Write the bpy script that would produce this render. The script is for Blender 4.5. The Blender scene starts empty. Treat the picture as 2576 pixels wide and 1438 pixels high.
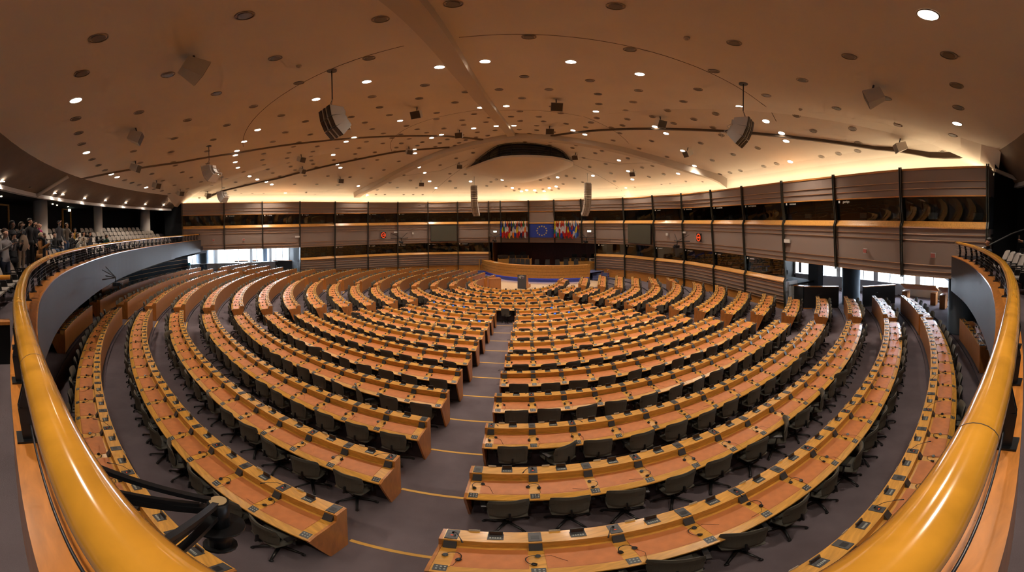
import bpy, math, random
from mathutils import Matrix, Vector
R0=random.Random(7)
S=bpy.context.scene
COL=S.collection
PI=math.pi
rad=math.radians
# ------------------------------------------------------------------ measured data
CAM=(1.199,-25.5,5.402)
RK=[24.113-1.4063*k for k in range(16)]
ZL=[1.783,1.729,1.675,1.599,1.523,1.448,1.372,1.292,1.211,1.123,1.034,0.954,0.889,0.889,0.889,0.889]
LH=0.889
FZ=[z-LH for z in ZL]
# outline of the wall of booths, one point per post, left end to right end
WP=[(-24.9,-9.9),(-23.1,-6.5),(-21.0,-3.7),(-18.9,-0.9),(-16.95,2.1),(-14.7,4.75),(-12.3,6.85),(-9.5,8.45),(-6.5,9.5),(-3.2,9.7),(-1.9,9.6),(1.0,9.1),(3.6,8.5),(6.2,7.2),(9.77,4.6),(11.5,1.3),(12.85,-1.6),(13.5,-5.1),(13.75,-8.5),(13.8,-12.1),(13.75,-15.7),(13.45,-19.3),(13.5,-22.8)]
# ------------------------------------------------------------------ materials
MAT={}
def mat(name,col,rough=0.6,metal=0.0,bump=None,var=None,emit=None,estr=0.0,spec=0.5,coat=0.0,alpha=None,wood=None,vscale=6.0):
    if name in MAT: return MAT[name]
    m=bpy.data.materials.new(name); m.use_nodes=True
    nt=m.node_tree; b=nt.nodes['Principled BSDF']
    b.inputs['Base Color'].default_value=(*col,1); b.inputs['Roughness'].default_value=rough
    b.inputs['Metallic'].default_value=metal; b.inputs['Specular IOR Level'].default_value=spec
    if coat: b.inputs['Coat Weight'].default_value=coat; b.inputs['Coat Roughness'].default_value=0.12
    if emit: b.inputs['Emission Color'].default_value=(*emit,1); b.inputs['Emission Strength'].default_value=estr
    if var or wood or bump:
        tc=nt.nodes.new('ShaderNodeTexCoord')
    if var:
        n=nt.nodes.new('ShaderNodeTexNoise'); n.inputs['Scale'].default_value=vscale; n.inputs['Detail'].default_value=4
        nt.links.new(tc.outputs['Object'],n.inputs['Vector'])
        r=nt.nodes.new('ShaderNodeValToRGB'); r.color_ramp.elements[0].position=0.3; r.color_ramp.elements[1].position=0.72
        r.color_ramp.elements[0].color=(*[c*(1-var) for c in col],1); r.color_ramp.elements[1].color=(*[min(1,c*(1+var)) for c in col],1)
        nt.links.new(n.outputs['Fac'],r.inputs['Fac']); nt.links.new(r.outputs['Color'],b.inputs['Base Color'])
    if wood:
        mp=nt.nodes.new('ShaderNodeMapping'); mp.inputs['Scale'].default_value=wood
        nt.links.new(tc.outputs['Object'],mp.inputs['Vector'])
        n=nt.nodes.new('ShaderNodeTexNoise'); n.inputs['Scale'].default_value=3.0; n.inputs['Detail'].default_value=6; n.inputs['Distortion'].default_value=0.6
        nt.links.new(mp.outputs['Vector'],n.inputs['Vector'])
        r=nt.nodes.new('ShaderNodeValToRGB'); r.color_ramp.elements[0].position=0.3; r.color_ramp.elements[1].position=0.7
        r.color_ramp.elements[0].color=(*[c*0.78 for c in col],1); r.color_ramp.elements[1].color=(*[min(1,c*1.18) for c in col],1)
        nt.links.new(n.outputs['Fac'],r.inputs['Fac']); nt.links.new(r.outputs['Color'],b.inputs['Base Color'])
    if bump:
        n2=nt.nodes.new('ShaderNodeTexNoise'); n2.inputs['Scale'].default_value=bump[0]; n2.inputs['Detail'].default_value=2
        nt.links.new(tc.outputs['Object'],n2.inputs['Vector'])
        bp=nt.nodes.new('ShaderNodeBump'); bp.inputs['Strength'].default_value=bump[1]; bp.inputs['Distance'].default_value=0.01
        nt.links.new(n2.outputs['Fac'],bp.inputs['Height']); nt.links.new(bp.outputs['Normal'],b.inputs['Normal'])
    MAT[name]=m
    return m
def emat(name,col,st):
    m=bpy.data.materials.new(name); m.use_nodes=True; nt=m.node_tree; nt.nodes.clear()
    e=nt.nodes.new('ShaderNodeEmission'); e.inputs[0].default_value=(*col,1); e.inputs[1].default_value=st
    o=nt.nodes.new('ShaderNodeOutputMaterial'); nt.links.new(e.outputs[0],o.inputs[0]); MAT[name]=m; return m
def glassmat(name,tint,f0=0.1):
    m=bpy.data.materials.new(name); m.use_nodes=True; nt=m.node_tree; nt.nodes.clear()
    t=nt.nodes.new('ShaderNodeBsdfTransparent'); t.inputs[0].default_value=(*tint,1)
    g=nt.nodes.new('ShaderNodeBsdfGlossy'); g.inputs['Roughness'].default_value=0.01; g.inputs[0].default_value=(0.9,0.95,1,1)
    lw=nt.nodes.new('ShaderNodeFresnel'); lw.inputs[0].default_value=1.5
    ma=nt.nodes.new('ShaderNodeMath'); ma.operation='ADD'; ma.inputs[1].default_value=f0; ma.use_clamp=True
    nt.links.new(lw.outputs[0],ma.inputs[0])
    mx=nt.nodes.new('ShaderNodeMixShader'); nt.links.new(ma.outputs[0],mx.inputs[0]); nt.links.new(t.outputs[0],mx.inputs[1]); nt.links.new(g.outputs[0],mx.inputs[2])
    o=nt.nodes.new('ShaderNodeOutputMaterial'); nt.links.new(mx.outputs[0],o.inputs[0]); MAT[name]=m; return m
m_wood=mat('beech_wood',(0.64,0.31,0.05),0.32,wood=(1.2,9,9),coat=0.15)
m_front=mat('cherry_veneer',(0.40,0.155,0.045),0.42,wood=(14,14,1.0))
m_end=mat('end_veneer',(0.46,0.17,0.038),0.36,wood=(5,5,1.2),coat=0.1)
m_leather=mat('tan_leather',(0.54,0.18,0.050),0.45,var=0.10,vscale=9,bump=(160,0.15))
m_dark=mat('charcoal_plastic',(0.055,0.055,0.058),0.4)
m_black=mat('black_plastic',(0.010,0.010,0.011),0.35)
m_btn=mat('pale_buttons',(0.4,0.42,0.38),0.5)
m_chair=mat('olive_grey_fabric',(0.085,0.078,0.062),0.85,bump=(220,0.25))
m_carpet=mat('mauve_carpet',(0.135,0.108,0.118),0.95,var=0.16,vscale=1.7,bump=(180,0.3),spec=0.1)
m_kick=mat('dark_kickboard',(0.030,0.025,0.035),0.6)
m_yel=mat('yellow_nosing',(0.62,0.33,0.05),0.6)
m_beige=mat('beige_stage_carpet',(0.55,0.38,0.23),0.95,var=0.05,bump=(120,0.2),spec=0.1)
m_panel=mat('taupe_wall_fabric',(0.26,0.19,0.155),0.8,bump=(200,0.1))
m_rail=mat('copper_brown_rail',(0.45,0.25,0.13),0.3,metal=0.5)
m_post=mat('dark_bronze_post',(0.035,0.033,0.022),0.45,metal=0.3)
m_sill=mat('sill_wood',(0.58,0.27,0.06),0.28,wood=(9,9,1.5),coat=0.3)
m_base=mat('base_wood',(0.50,0.20,0.035),0.4,wood=(1,1,8))
m_ceil=mat('ceiling_plaster',(0.70,0.60,0.495),0.95,var=0.03,vscale=0.6,spec=0.1)
m_rib=mat('rib_plaster',(0.55,0.46,0.37),0.9,spec=0.1)
m_groove=mat('shadow_gap',(0.10,0.065,0.04),0.9)
m_trim=mat('white_trim',(0.55,0.5,0.47),0.5)
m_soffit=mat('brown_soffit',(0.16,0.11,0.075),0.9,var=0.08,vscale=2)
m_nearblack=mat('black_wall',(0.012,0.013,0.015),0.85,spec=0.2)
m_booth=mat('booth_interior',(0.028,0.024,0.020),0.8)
m_fascia=mat('slate_fascia',(0.060,0.058,0.066),0.6,bump=(300,0.06),spec=0.35)
m_glass=glassmat('booth_glass',(0.55,0.6,0.55),0.02)
m_pane=glassmat('window_glass',(0.95,0.97,1.0),0.0)
m_hand=mat('lacquered_handrail',(0.72,0.33,0.035),0.16,wood=(1.5,1.5,1.5),coat=0.8)
m_ledge=mat('ledge_wood',(0.55,0.20,0.035),0.30,wood=(2,9,1),coat=0.3)
m_metal=mat('black_metal',(0.015,0.015,0.017),0.35,metal=0.4)
m_steel=mat('steel_tube',(0.42,0.42,0.42),0.3,metal=0.9)
m_cable=mat('wire_grey',(0.10,0.10,0.11),0.35,metal=0.8)
m_col=mat('pale_column',(0.42,0.38,0.35),0.8)
m_dcol=mat('navy_column',(0.030,0.045,0.065),0.7)
m_seat=mat('grey_seat_shell',(0.34,0.30,0.27),0.75,bump=(150,0.15))
m_white=mat('white_plastic',(0.62,0.58,0.53),0.4)
m_spk=mat('speaker_cabinet',(0.62,0.55,0.47),0.6)
m_grill=mat('speaker_grille',(0.085,0.058,0.038),0.7,bump=(400,0.2))
m_blue=mat('royal_blue',(0.018,0.045,0.30),0.55)
m_yst=mat('star_yellow',(0.75,0.55,0.12),0.5)
m_dais=mat('dais_veneer',(0.46,0.215,0.045),0.38,wood=(10,10,0.8))
m_daisblue=mat('dais_carpet_blue',(0.10,0.115,0.22),0.9,spec=0.1)
m_maroon=mat('maroon_panelling',(0.075,0.018,0.010),0.5,wood=(5,5,0.6))
m_screen=mat('projection_screen',(0.060,0.055,0.035),0.55)
m_radi=mat('white_cabinet',(0.55,0.56,0.56),0.5)
m_counter=mat('black_counter',(0.010,0.012,0.014),0.5)
m_skin=[mat('skin_a',(0.50,0.27,0.17),0.5),mat('skin_b',(0.22,0.10,0.055),0.5),mat('skin_c',(0.60,0.36,0.25),0.5)]
m_text=mat('white_lettering',(0.7,0.68,0.62),0.6,emit=(1,0.95,0.85),estr=0.0)
m_red=emat('red_led',(1.0,0.06,0.01),1.6)
m_lamp=emat('lamp_disc',(1.0,0.90,0.76),26.0)
m_lampdim=emat('small_lamp',(1.0,0.72,0.42),16.0)
m_exit=emat('exit_lamp',(0.85,1.0,0.80),5.0)
m_bstrip=emat('blue_strip',(0.16,0.25,1.0),11.0)
m_cove=emat('cove_tube',(1.0,0.80,0.52),9.0)
m_bscr=emat('blue_screen_glow',(0.10,0.25,0.9),0.6)
# ------------------------------------------------------------------ mesh builder
class MB:
    def __init__(s): s.v=[]; s.f=[]; s.m=[]; s.sm=[]
    def quad(s,a,b,c,d,mi=0,sm=False):
        n=len(s.v); s.v+= [a,b,c,d]; s.f.append((n,n+1,n+2,n+3)); s.m.append(mi); s.sm.append(sm)
    def poly(s,pts,mi=0,sm=False):
        n=len(s.v); s.v+=list(pts); s.f.append(tuple(range(n,n+len(pts)))); s.m.append(mi); s.sm.append(sm)
    def hexa(s,p,mi=0,sm=False):
        n=len(s.v); s.v+=list(p)
        for f in ((0,3,2,1),(4,5,6,7),(0,1,5,4),(1,2,6,5),(2,3,7,6),(3,0,4,7)):
            s.f.append(tuple(n+i for i in f)); s.m.append(mi); s.sm.append(sm)
    def box(s,c,d,mi=0,M=None):
        x,y,z=c; a,b,e=d[0]/2,d[1]/2,d[2]/2
        p=[(x-a,y-b,z-e),(x+a,y-b,z-e),(x+a,y+b,z-e),(x-a,y+b,z-e),(x-a,y-b,z+e),(x+a,y-b,z+e),(x+a,y+b,z+e),(x-a,y+b,z+e)]
        if M is not None: p=[tuple(M@Vector(q)) for q in p]
        s.hexa(p,mi)
    def bar(s,a,b,w,h,mi=0,up=(0,0,1)):
        a=Vector(a); b=Vector(b); t=(b-a).normalized(); u=Vector(up)
        if abs(t.dot(u))>0.97: u=Vector((1,0,0))
        x=t.cross(u).normalized(); y=x.cross(t).normalized()
        p=[]
        for q in (a,b):
            for sx,sy in ((-1,-1),(1,-1),(1,1),(-1,1)): p.append(tuple(q+x*(sx*w/2)+y*(sy*h/2)))
        s.hexa([p[0],p[1],p[2],p[3],p[4],p[5],p[6],p[7]],mi)
    def tube(s,path,r,seg=6,mi=0,cap=True,sm=True,closed=False):
        P=[Vector(p) for p in path]; n=len(P); rings=[]
        px=None
        for i,p in enumerate(P):
            if closed: t=(P[(i+1)%n]-P[i-1]).normalized()
            else: t=(P[min(i+1,n-1)]-P[max(i-1,0)]).normalized()
            if px is None:
                u=Vector((0,0,1)) if abs(t.z)<0.9 else Vector((1,0,0)); px=t.cross(u).normalized()
            px=(px-t*px.dot(t)).normalized(); py=t.cross(px)
            rr=r[i] if isinstance(r,(list,tuple)) else r
            base=len(s.v)
            for k in range(seg):
                a=2*PI*k/seg; s.v.append(tuple(p+px*(rr*math.cos(a))+py*(rr*math.sin(a))))
            rings.append(base)
        m=n if closed else n-1
        for i in range(m):
            a=rings[i]; b=rings[(i+1)%n]
            for k in range(seg):
                k2=(k+1)%seg; s.f.append((a+k,a+k2,b+k2,b+k)); s.m.append(mi); s.sm.append(sm)
        if cap and not closed:
            s.f.append(tuple(rings[0]+k for k in range(seg))[::-1]); s.m.append(mi); s.sm.append(False)
            s.f.append(tuple(rings[-1]+k for k in range(seg))); s.m.append(mi); s.sm.append(False)
    def cyl(s,c,r,z0,z1,seg=16,mi=0,r2=None):
        s.tube([(c[0],c[1],z0),(c[0],c[1],z1)],[r,r if r2 is None else r2],seg,mi)
    def ell(s,c,rx,ry,rz,seg=10,ring=7,mi=0,M=None):
        n=len(s.v)
        for i in range(ring+1):
            ph=PI*i/ring
            for k in range(seg):
                a=2*PI*k/seg; q=Vector((rx*math.sin(ph)*math.cos(a),ry*math.sin(ph)*math.sin(a),rz*math.cos(ph)))
                if M is not None: q=M@q
                s.v.append((c[0]+q[0],c[1]+q[1],c[2]+q[2]))
        for i in range(ring):
            for k in range(seg):
                k2=(k+1)%seg; s.f.append((n+i*seg+k,n+(i+1)*seg+k,n+(i+1)*seg+k2,n+i*seg+k2)); s.m.append(mi); s.sm.append(True)
    def prism(s,poly,x0,x1,mi=0,fn=None):
        # poly: list of (u,h); extruded along x from x0 to x1; local point (x,-u,h)
        n=len(poly); a=[(x0,-u,h) for u,h in poly]; b=[(x1,-u,h) for u,h in poly]
        if fn: a=[fn(p) for p in a]; b=[fn(p) for p in b]
        s.poly(a[::-1],mi); s.poly(b,mi)
        for i in range(n):
            j=(i+1)%n; s.quad(a[i],a[j],b[j],b[i],mi)
    def add(s,o,M=None):
        n=len(s.v)
        s.v+= [tuple(M@Vector(p)) for p in o.v] if M is not None else list(o.v)
        s.f+=[tuple(n+i for i in f) for f in o.f]; s.m+=o.m; s.sm+=o.sm
    def mesh(s,name,mats):
        me=bpy.data.meshes.new(name); me.from_pydata(s.v,[],s.f)
        for m in (mats if isinstance(mats,(list,tuple)) else [mats]): me.materials.append(m)
        me.polygons.foreach_set('material_index',s.m); me.polygons.foreach_set('use_smooth',s.sm)
        me.update(); return me
def tag(o,label=None,cat=None,group=None,kind=None):
    if label: o['label']=label
    if cat: o['category']=cat
    if group: o['group']=group
    if kind: o['kind']=kind
    return o
def obj(name,me,parent=None,M=None):
    o=bpy.data.objects.new(name,me); COL.objects.link(o)
    if parent is not None: o.parent=parent
    if M is not None: o.matrix_local=M
    return o
def build(mb,name,mats,parent=None,M=None): return obj(name,mb.mesh(name,mats),parent,M)
def empty(name,M=None):
    o=bpy.data.objects.new(name,None); o.empty_display_size=0.1; COL.objects.link(o)
    if M is not None: o.matrix_world=M
    return o
def struct(o): o['kind']='structure'; return o
def TR(x,y,z=0,a=0): return Matrix.Translation((x,y,z))@Matrix.Rotation(a,4,'Z')
def polar(r,adeg,z=0): a=rad(adeg); return (r*math.sin(a),-r*math.cos(a),z)
ORD=['first','second','third','fourth','fifth','sixth','seventh','eighth','ninth','tenth','eleventh','twelfth','thirteenth','fourteenth','fifteenth','sixteenth','seventeenth','eighteenth','nineteenth','twentieth']
def od(i):
    if i<20: return ORD[i]
    if i<29: return 'twenty-'+ORD[i-20]
    if i==29: return 'thirtieth'
    if i<39: return 'thirty-'+ORD[i-30]
    if i==39: return 'fortieth'
    if i<49: return 'forty-'+ORD[i-40]
    return 'fiftieth' if i==49 else 'fifty-'+ORD[(i-50)%9]
def camd(x,y,z=1.5): return math.dist((x,y,z),CAM)
# ------------------------------------------------------------------ camera
X0,Y0,F=1336.1,579.1,851.6
cd=bpy.data.cameras.new('camera'); cam=bpy.data.objects.new('camera',cd); COL.objects.link(cam)
cd.type='PANO'; cd.panorama_type='EQUIRECTANGULAR'
cd.longitude_min=-X0/F; cd.longitude_max=(2576-X0)/F
cd.latitude_max=Y0/F; cd.latitude_min=-(1438-Y0)/F
cd.clip_start=0.02; cd.clip_end=200
cam.matrix_world=Matrix.Translation(CAM)@Matrix.Rotation(rad(0.3717),4,'Y')@Matrix.Rotation(rad(-1.3166),4,'X')@Matrix.Rotation(PI/2,4,'X')
S.camera=cam
S.view_settings.view_transform='Standard'; S.view_settings.look='None'; S.view_settings.gamma=1.0; S.view_settings.use_curve_mapping=False
# ------------------------------------------------------------------ floor tiers
FZX={-1:0.95,-2:1.0}
def fz(k): return FZX[k] if k<0 else FZ[k]
def rk(k): return 24.113-1.4063*k
mb=MB(); NA=160
for k in range(-2,13):
    r1=rk(k-1)-0.10 if k>-2 else 36.0
    r0=rk(k)-0.10 if k<12 else 0.01
    z=fz(k); zn=fz(k+1) if k<12 else None
    for i in range(NA):
        a=360*i/NA; b=360*(i+1)/NA
        mb.quad(polar(r0,a,z),polar(r1,a,z),polar(r1,b,z),polar(r0,b,z),0)
        if zn is not None: mb.quad(polar(r0,a,zn),polar(r0,a,z),polar(r0,b,z),polar(r0,b,zn),1)
fl=struct(build(mb,'floor',[m_carpet,m_kick]))
# stage carpet
pts=[(-3.9,9.8),(-3.35,3.2),(-2.95,0.3)]+[polar(2.95,a)[:2] for a in range(-80,90,10)]+[(3.6,0.4),(4.5,0.6),(5.6,1.2),(6.6,2.0),(7.8,3.2),(8.7,5.4),(8.0,7.5),(4.0,9.5)]
mb=MB(); mb.poly([(x,y,0.006) for x,y in pts]); struct(build(mb,'floor_stage',[m_beige]))
# yellow step nosings in the aisles
def nosing(n,k,a0,a1,w=0.045):
    mb=MB(); r=rk(k)-0.10; z=fz(k); s=6
    for i in range(s):
        a=a0+(a1-a0)*i/s; b=a0+(a1-a0)*(i+1)/s
        p=[polar(r-0.004,a,z-0.03),polar(r+w,a,z-0.03),polar(r+w,b,z-0.03),polar(r-0.004,b,z-0.03),polar(r-0.004,a,z+0.004),polar(r+w,a,z+0.004),polar(r+w,b,z+0.004),polar(r-0.004,b,z+0.004)]
        mb.hexa(p)
    struct(build(mb,'trim_%d'%n,[m_yel]))
nt_=1
for k in range(0,12):
    nosing(nt_,k,math.degrees(math.asin(-0.60/rk(k))),math.degrees(math.asin(0.44/rk(k)))); nt_+=1
for k in (0,1,2,3,4,5,6,7,8,9,10,11): nosing(nt_,k,-36.2-0.15*k,-33.9+0.22*k); nt_+=1
for k in (1,2,3,4,5,6,7,8): nosing(nt_,k,33.0,35.0+0.2*k); nt_+=1
for k in range(4,12): nosing(nt_,k,-72.0,-69.5); nt_+=1
# ------------------------------------------------------------------ wall of booths
def wpt(t):
    i=int(math.floor(t)); i=max(0,min(len(WP)-2,i)); f=t-i
    p0=WP[max(i-1,0)]; p1=WP[i]; p2=WP[i+1]; p3=WP[min(i+2,len(WP)-1)]
    o=[]
    for a,b,c,d in zip(p0,p1,p2,p3):
        o.append(0.5*((2*b)+(-a+c)*f+(2*a-5*b+4*c-d)*f*f+(-a+3*b-3*c+d)*f**3))
    return o
def wn(t):
    e=0.02; a=wpt(max(0,t-e)); b=wpt(min(22,t+e)); tx,ty=b[0]-a[0],b[1]-a[1]; l=math.hypot(tx,ty)
    return (-ty/l,tx/l)      # outward
def wp(t,z,d=0.0):
    x,y=wpt(t); n=wn(t); return (x+n[0]*d,y+n[1]*d,z)
def lean(z):   # the face leans inwards with height
    T=((0,0.05),(2.4,0.0),(3.37,-0.05),(5.55,-0.16),(6.54,-0.26),(7.62,-0.36))
    for (a,u),(b,v) in zip(T,T[1:]):
        if z<=b: return u+(v-u)*(z-a)/(b-a)
    return T[-1][1]
def strip(mb,t0,t1,prof,mi=0,n=3):
    # prof: list of (z,d); swept along wall
    nn=max(1,int(round((t1-t0)*n)))
    for i in range(nn):
        ta=t0+(t1-t0)*i/nn; tb=t0+(t1-t0)*(i+1)/nn
        for (za,da),(zb,db) in zip(prof,prof[1:]):
            mb.quad(wp(ta,za,da),wp(tb,za,db if False else da),wp(tb,zb,db),wp(ta,zb,db),mi)
def slab(mb,t0,t1,z0,z1,d0,d1,mi=0,n=3):
    strip(mb,t0,t1,[(z0,d0),(z1,d0),(z1,d1),(z0,d1),(z0,d0)],mi,n)
    for t in (t0,t1): mb.quad(wp(t,z0,d0),wp(t,z1,d0),wp(t,z1,d1),wp(t,z0,d1),mi)
TEND=22.0
ZR={'mid':[3.60,3.85,4.82,5.05],'top':[6.82,7.08],'low':[1.12,1.35,1.58,1.81,2.02]}
def band(name,t0,t1,low):
    root=struct(empty(name))
    if low is not None:
        l0,l1=low
        mb=MB(); slab(mb,l0,l1,0.96,2.16,lean(1.5),0.25); build(mb,'lower_panel',[m_panel],root)
        mb=MB(); slab(mb,l0,l1,-0.05,0.97,0.06,0.3); build(mb,'wood_base',[m_base],root)
        mb=MB(); strip(mb,l0,l1,[(2.14,0.1),(2.14,-0.09),(2.19,-0.09),(2.37,0.10),(2.37,0.2)]); build(mb,'lower_sill',[m_sill],root)
        mb=MB()
        for z in ZR['low']+[0.97]: slab(mb,l0,l1,z-0.015,z+0.015,-0.05,0.02)
        build(mb,'lower_rail',[m_rail],root)
    mb=MB(); strip(mb,t0,t1,[(3.37,0.25),(3.37,lean(3.37)),(5.31,lean(5.31)),(5.31,0.2)]); build(mb,'middle_panel',[m_panel],root)
    mb=MB(); strip(mb,t0,t1,[(5.29,0.1),(5.29,lean(5.3)-0.10),(5.34,lean(5.3)-0.10),(5.56,lean(5.5)+0.08),(5.56,0.2)]); build(mb,'middle_sill',[m_sill],root)
    mb=MB(); strip(mb,t0,t1,[(6.54,0.25),(6.54,lean(6.54)),(7.56,lean(7.56)),(7.56,0.2)]); build(mb,'upper_panel',[m_panel],root)
    mb=MB(); slab(mb,t0,t1,7.54,7.62,lean(7.6)-0.03,0.15); slab(mb,t0,t1,6.50,6.55,lean(6.54)-0.02,0.05); build(mb,'top_board',[m_base],root)
    mb=MB()
    for z in ZR['mid']+ZR['top']+[3.385]: slab(mb,t0,t1,z-0.014,z+0.014,lean(z)-0.05,lean(z)+0.01)
    build(mb,'rail',[m_rail],root)
    return root
WL=band('wall_left',0.0,8.0,(3.0,8.0))
WF=band('wall_front',8.0,14.0,None)
WR=band('wall_right',14.0,TEND,(14.0,19.0))
for root,(l0,l1) in ((WF,(8.0,9.05)),(WF,(13.3,14.0))):
    mb=MB(); slab(mb,l0,l1,0.96,2.16,0.0,0.25); build(mb,'lower_panel',[m_panel],root)
    mb=MB(); slab(mb,l0,l1,-0.05,0.97,0.06,0.3); build(mb,'wood_base',[m_base],root)
    mb=MB(); strip(mb,l0,l1,[(2.14,0.1),(2.14,-0.09),(2.19,-0.09),(2.37,0.10),(2.37,0.2)]); build(mb,'lower_sill',[m_sill],root)
    mb=MB()
    for z in ZR['low']: slab(mb,l0,l1,z-0.015,z+0.015,-0.05,0.02)
    build(mb,'lower_rail',[m_rail],root)
# posts
def post(t,root,z0,z1):
    mb=MB()
    zs=[z for z in (z0,0.97,2.16,2.37,3.37,5.3,5.56,6.54,z1) if z0<=z<=z1]; zs=sorted(set(zs))
    n=wn(t); tx,ty=n[1],-n[0]
    P=[]
    for z in zs:
        d=lean(z)-(0.14 if abs(z-5.3)<.01 or abs(z-2.16)<.01 else (0.02 if z in(5.56,2.37) else 0.08))
        x,y,_=wp(t,z,d); P.append((x,y,z))
    for a,b in zip(P,P[1:]):
        for s in (-0.035,0.035):
            mb.bar((a[0]+tx*s,a[1]+ty*s,a[2]),(b[0]+tx*s,b[1]+ty*s,b[2]),0.035,0.10,up=(n[0],n[1],0))
    build(mb,'post',[m_post],root)
for i in list(range(0,23))+[13.33]:
    root=WL if i<8 else (WF if i<14 else WR)
    lowz=0.0 if (3<=i<=9 or 13.3<=i<=19) else 3.3
    if i==13.33: post(i,root,0,5.7); continue
    if i in (0,): post(i+0.02,root,3.3,7.68)
    elif i==22: post(i-0.02,root,3.3,7.68)
    else: post(i,root,lowz,7.68)
# booths behind: shell
root=struct(empty('wall_booths'))
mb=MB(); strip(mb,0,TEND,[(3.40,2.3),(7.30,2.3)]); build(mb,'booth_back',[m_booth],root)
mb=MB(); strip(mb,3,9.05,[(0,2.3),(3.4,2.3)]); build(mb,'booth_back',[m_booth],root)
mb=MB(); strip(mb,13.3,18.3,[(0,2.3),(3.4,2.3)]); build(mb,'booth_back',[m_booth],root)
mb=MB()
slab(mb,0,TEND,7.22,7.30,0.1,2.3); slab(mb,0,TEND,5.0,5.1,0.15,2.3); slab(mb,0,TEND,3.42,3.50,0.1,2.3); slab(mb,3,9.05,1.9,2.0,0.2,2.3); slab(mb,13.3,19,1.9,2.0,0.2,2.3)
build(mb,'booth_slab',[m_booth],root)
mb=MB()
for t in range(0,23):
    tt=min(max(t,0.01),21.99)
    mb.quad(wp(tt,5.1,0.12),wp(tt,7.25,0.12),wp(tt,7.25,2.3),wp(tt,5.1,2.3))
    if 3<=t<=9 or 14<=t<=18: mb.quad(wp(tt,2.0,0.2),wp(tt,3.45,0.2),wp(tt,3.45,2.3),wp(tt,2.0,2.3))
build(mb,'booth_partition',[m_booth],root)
# booth desks, monitors seen through the glass: dim shapes
mb=MB()
for t in [x*0.5+0.25 for x in range(0,44)]:
    a=wp(t,5.72,0.75); n=wn(t); ang=math.atan2(n[1],n[0])
    mb.box((0,0,0),(0.10,0.40,0.26),M=TR(a[0],a[1],5.80,ang))
    if 3.2<t<8.9 or 13.4<t<18.9:
        mb.box((0,0,0),(0.10,0.40,0.26),M=TR(a[0],a[1],2.55,ang))
o=build(mb,'booth_equipment',[m_dark]); tag(o,'dim desk monitors inside the interpreter booths behind the glass','monitor',kind='stuff')
# glazing, one window per bay
words_up={1:'hrvatski',2:'čeština',3:'magyar',4:'latviešu',5:'lietuvių',6:'malti',8:'eesti',14:'polski',15:'slovenčina',16:'slovenščina',17:'български',18:'română',19:'',20:'gaeilge',13:'suomi'}
words_up={1:'hrvatski',2:'čeština',3:'magyar',4:'latviešu',5:'lietuvių',6:'eesti',13:'malti',14:'',15:'polski',16:'slovenčina',17:'slovenščina',18:'български',19:'română',20:'gaeilge'}
words_lo={4:'deutsch',5:'english',6:'français',7:'italiano',8:'nederlands',13.33:'dansk',14:'ελληνικά',15:'español',16:'português',17:'suomi',18:'svenska'}
def lettering(parent,t,z,word,size=0.15):
    if not word: return
    c=bpy.data.curves.new('lettering','FONT'); c.body=word; c.size=size; c.extrude=0.001; c.materials.append(m_text)
    o=bpy.data.objects.new('lettering',c); COL.objects.link(o); o.parent=parent
    n=wn(t); x,y,_=wp(t,z,lean(z)-0.015)
    X=Vector((n[1],-n[0],0)); Z=Vector((0,0,1)); Y=Z
    N=X.cross(Y)
    M=Matrix(((X[0],Y[0],N[0],x),(X[1],Y[1],N[1],y),(X[2],Y[2],N[2],z),(0,0,0,1)))
    o.matrix_local=M
    mb=MB(); mb.box((-0.22,0.045,0),(0.09,0.11,0.004)); b=build(mb,'channel_mark',[m_text],parent,M)
wi=1
for i in range(0,22):
    if i==11: continue
    mb=MB(); t0,t1=i+0.012,i+0.988
    nn=3
    strip(mb,t0,t1,[(5.54,lean(5.5)+0.09),(6.56,lean(6.54)+0.03)],0,3)
    r=struct(build(mb,'window_%d'%wi,[m_glass])); wi+=1
    lettering(r,i+0.13,6.36,words_up.get(i,''))
lows=[(i,i+1) for i in range(3,9)]+[(13.33,14)]+[(i,i+1) for i in range(14,19)]
for a,b in lows:
    mb=MB(); strip(mb,a+0.012,b-0.012,[(2.35,0.10),(3.40,-0.02)],0,3)
    r=struct(build(mb,'window_%d'%wi,[m_glass])); wi+=1
    lettering(r,a+0.12,3.18,words_lo.get(a,''),0.14)
# plain panel bay above the blue flag
mb=MB(); slab(mb,11.02,11.98,5.40,6.56,lean(6)+0.0,0.2); struct(build(mb,'wall_panel_front',[m_panel]))
# end returns of the wall
for t,nm in ((0.0,'left'),(22.0,'right')):
    mb=MB()
    for z0,z1 in ((3.37,5.3),(6.54,7.56)):
        a=wp(t,z0,lean(z0)); b=wp(t,z0,1.2); mb.quad(a,b,(b[0],b[1],z1),(wp(t,z1,lean(z1))))
    struct(build(mb,'wall_return_%s'%nm,[m_panel]))
# recess behind the dais
root=struct(empty('wall_back'))
mb=MB(); strip(mb,9.3,13.45,[(0.0,3.0),(3.45,3.0)]); build(mb,'panelling',[m_maroon],root)
mb=MB(); slab(mb,9.0,13.5,3.36,3.42,-0.02,3.0); build(mb,'soffit',[m_maroon],root)
mb=MB(); t=9.2; mb.quad(wp(t,0,0.0),wp(t,3.4,0.0),wp(9.32,3.4,3.0),wp(9.32,0,3.0)); build(mb,'side_panel',[m_front],root)
mb=MB(); t=13.33; mb.quad(wp(t,0,0.0),wp(t,3.4,0.0),wp(13.4,3.4,3.0),wp(13.4,0,3.0)); build(mb,'side_panel',[m_maroon],root)
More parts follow.
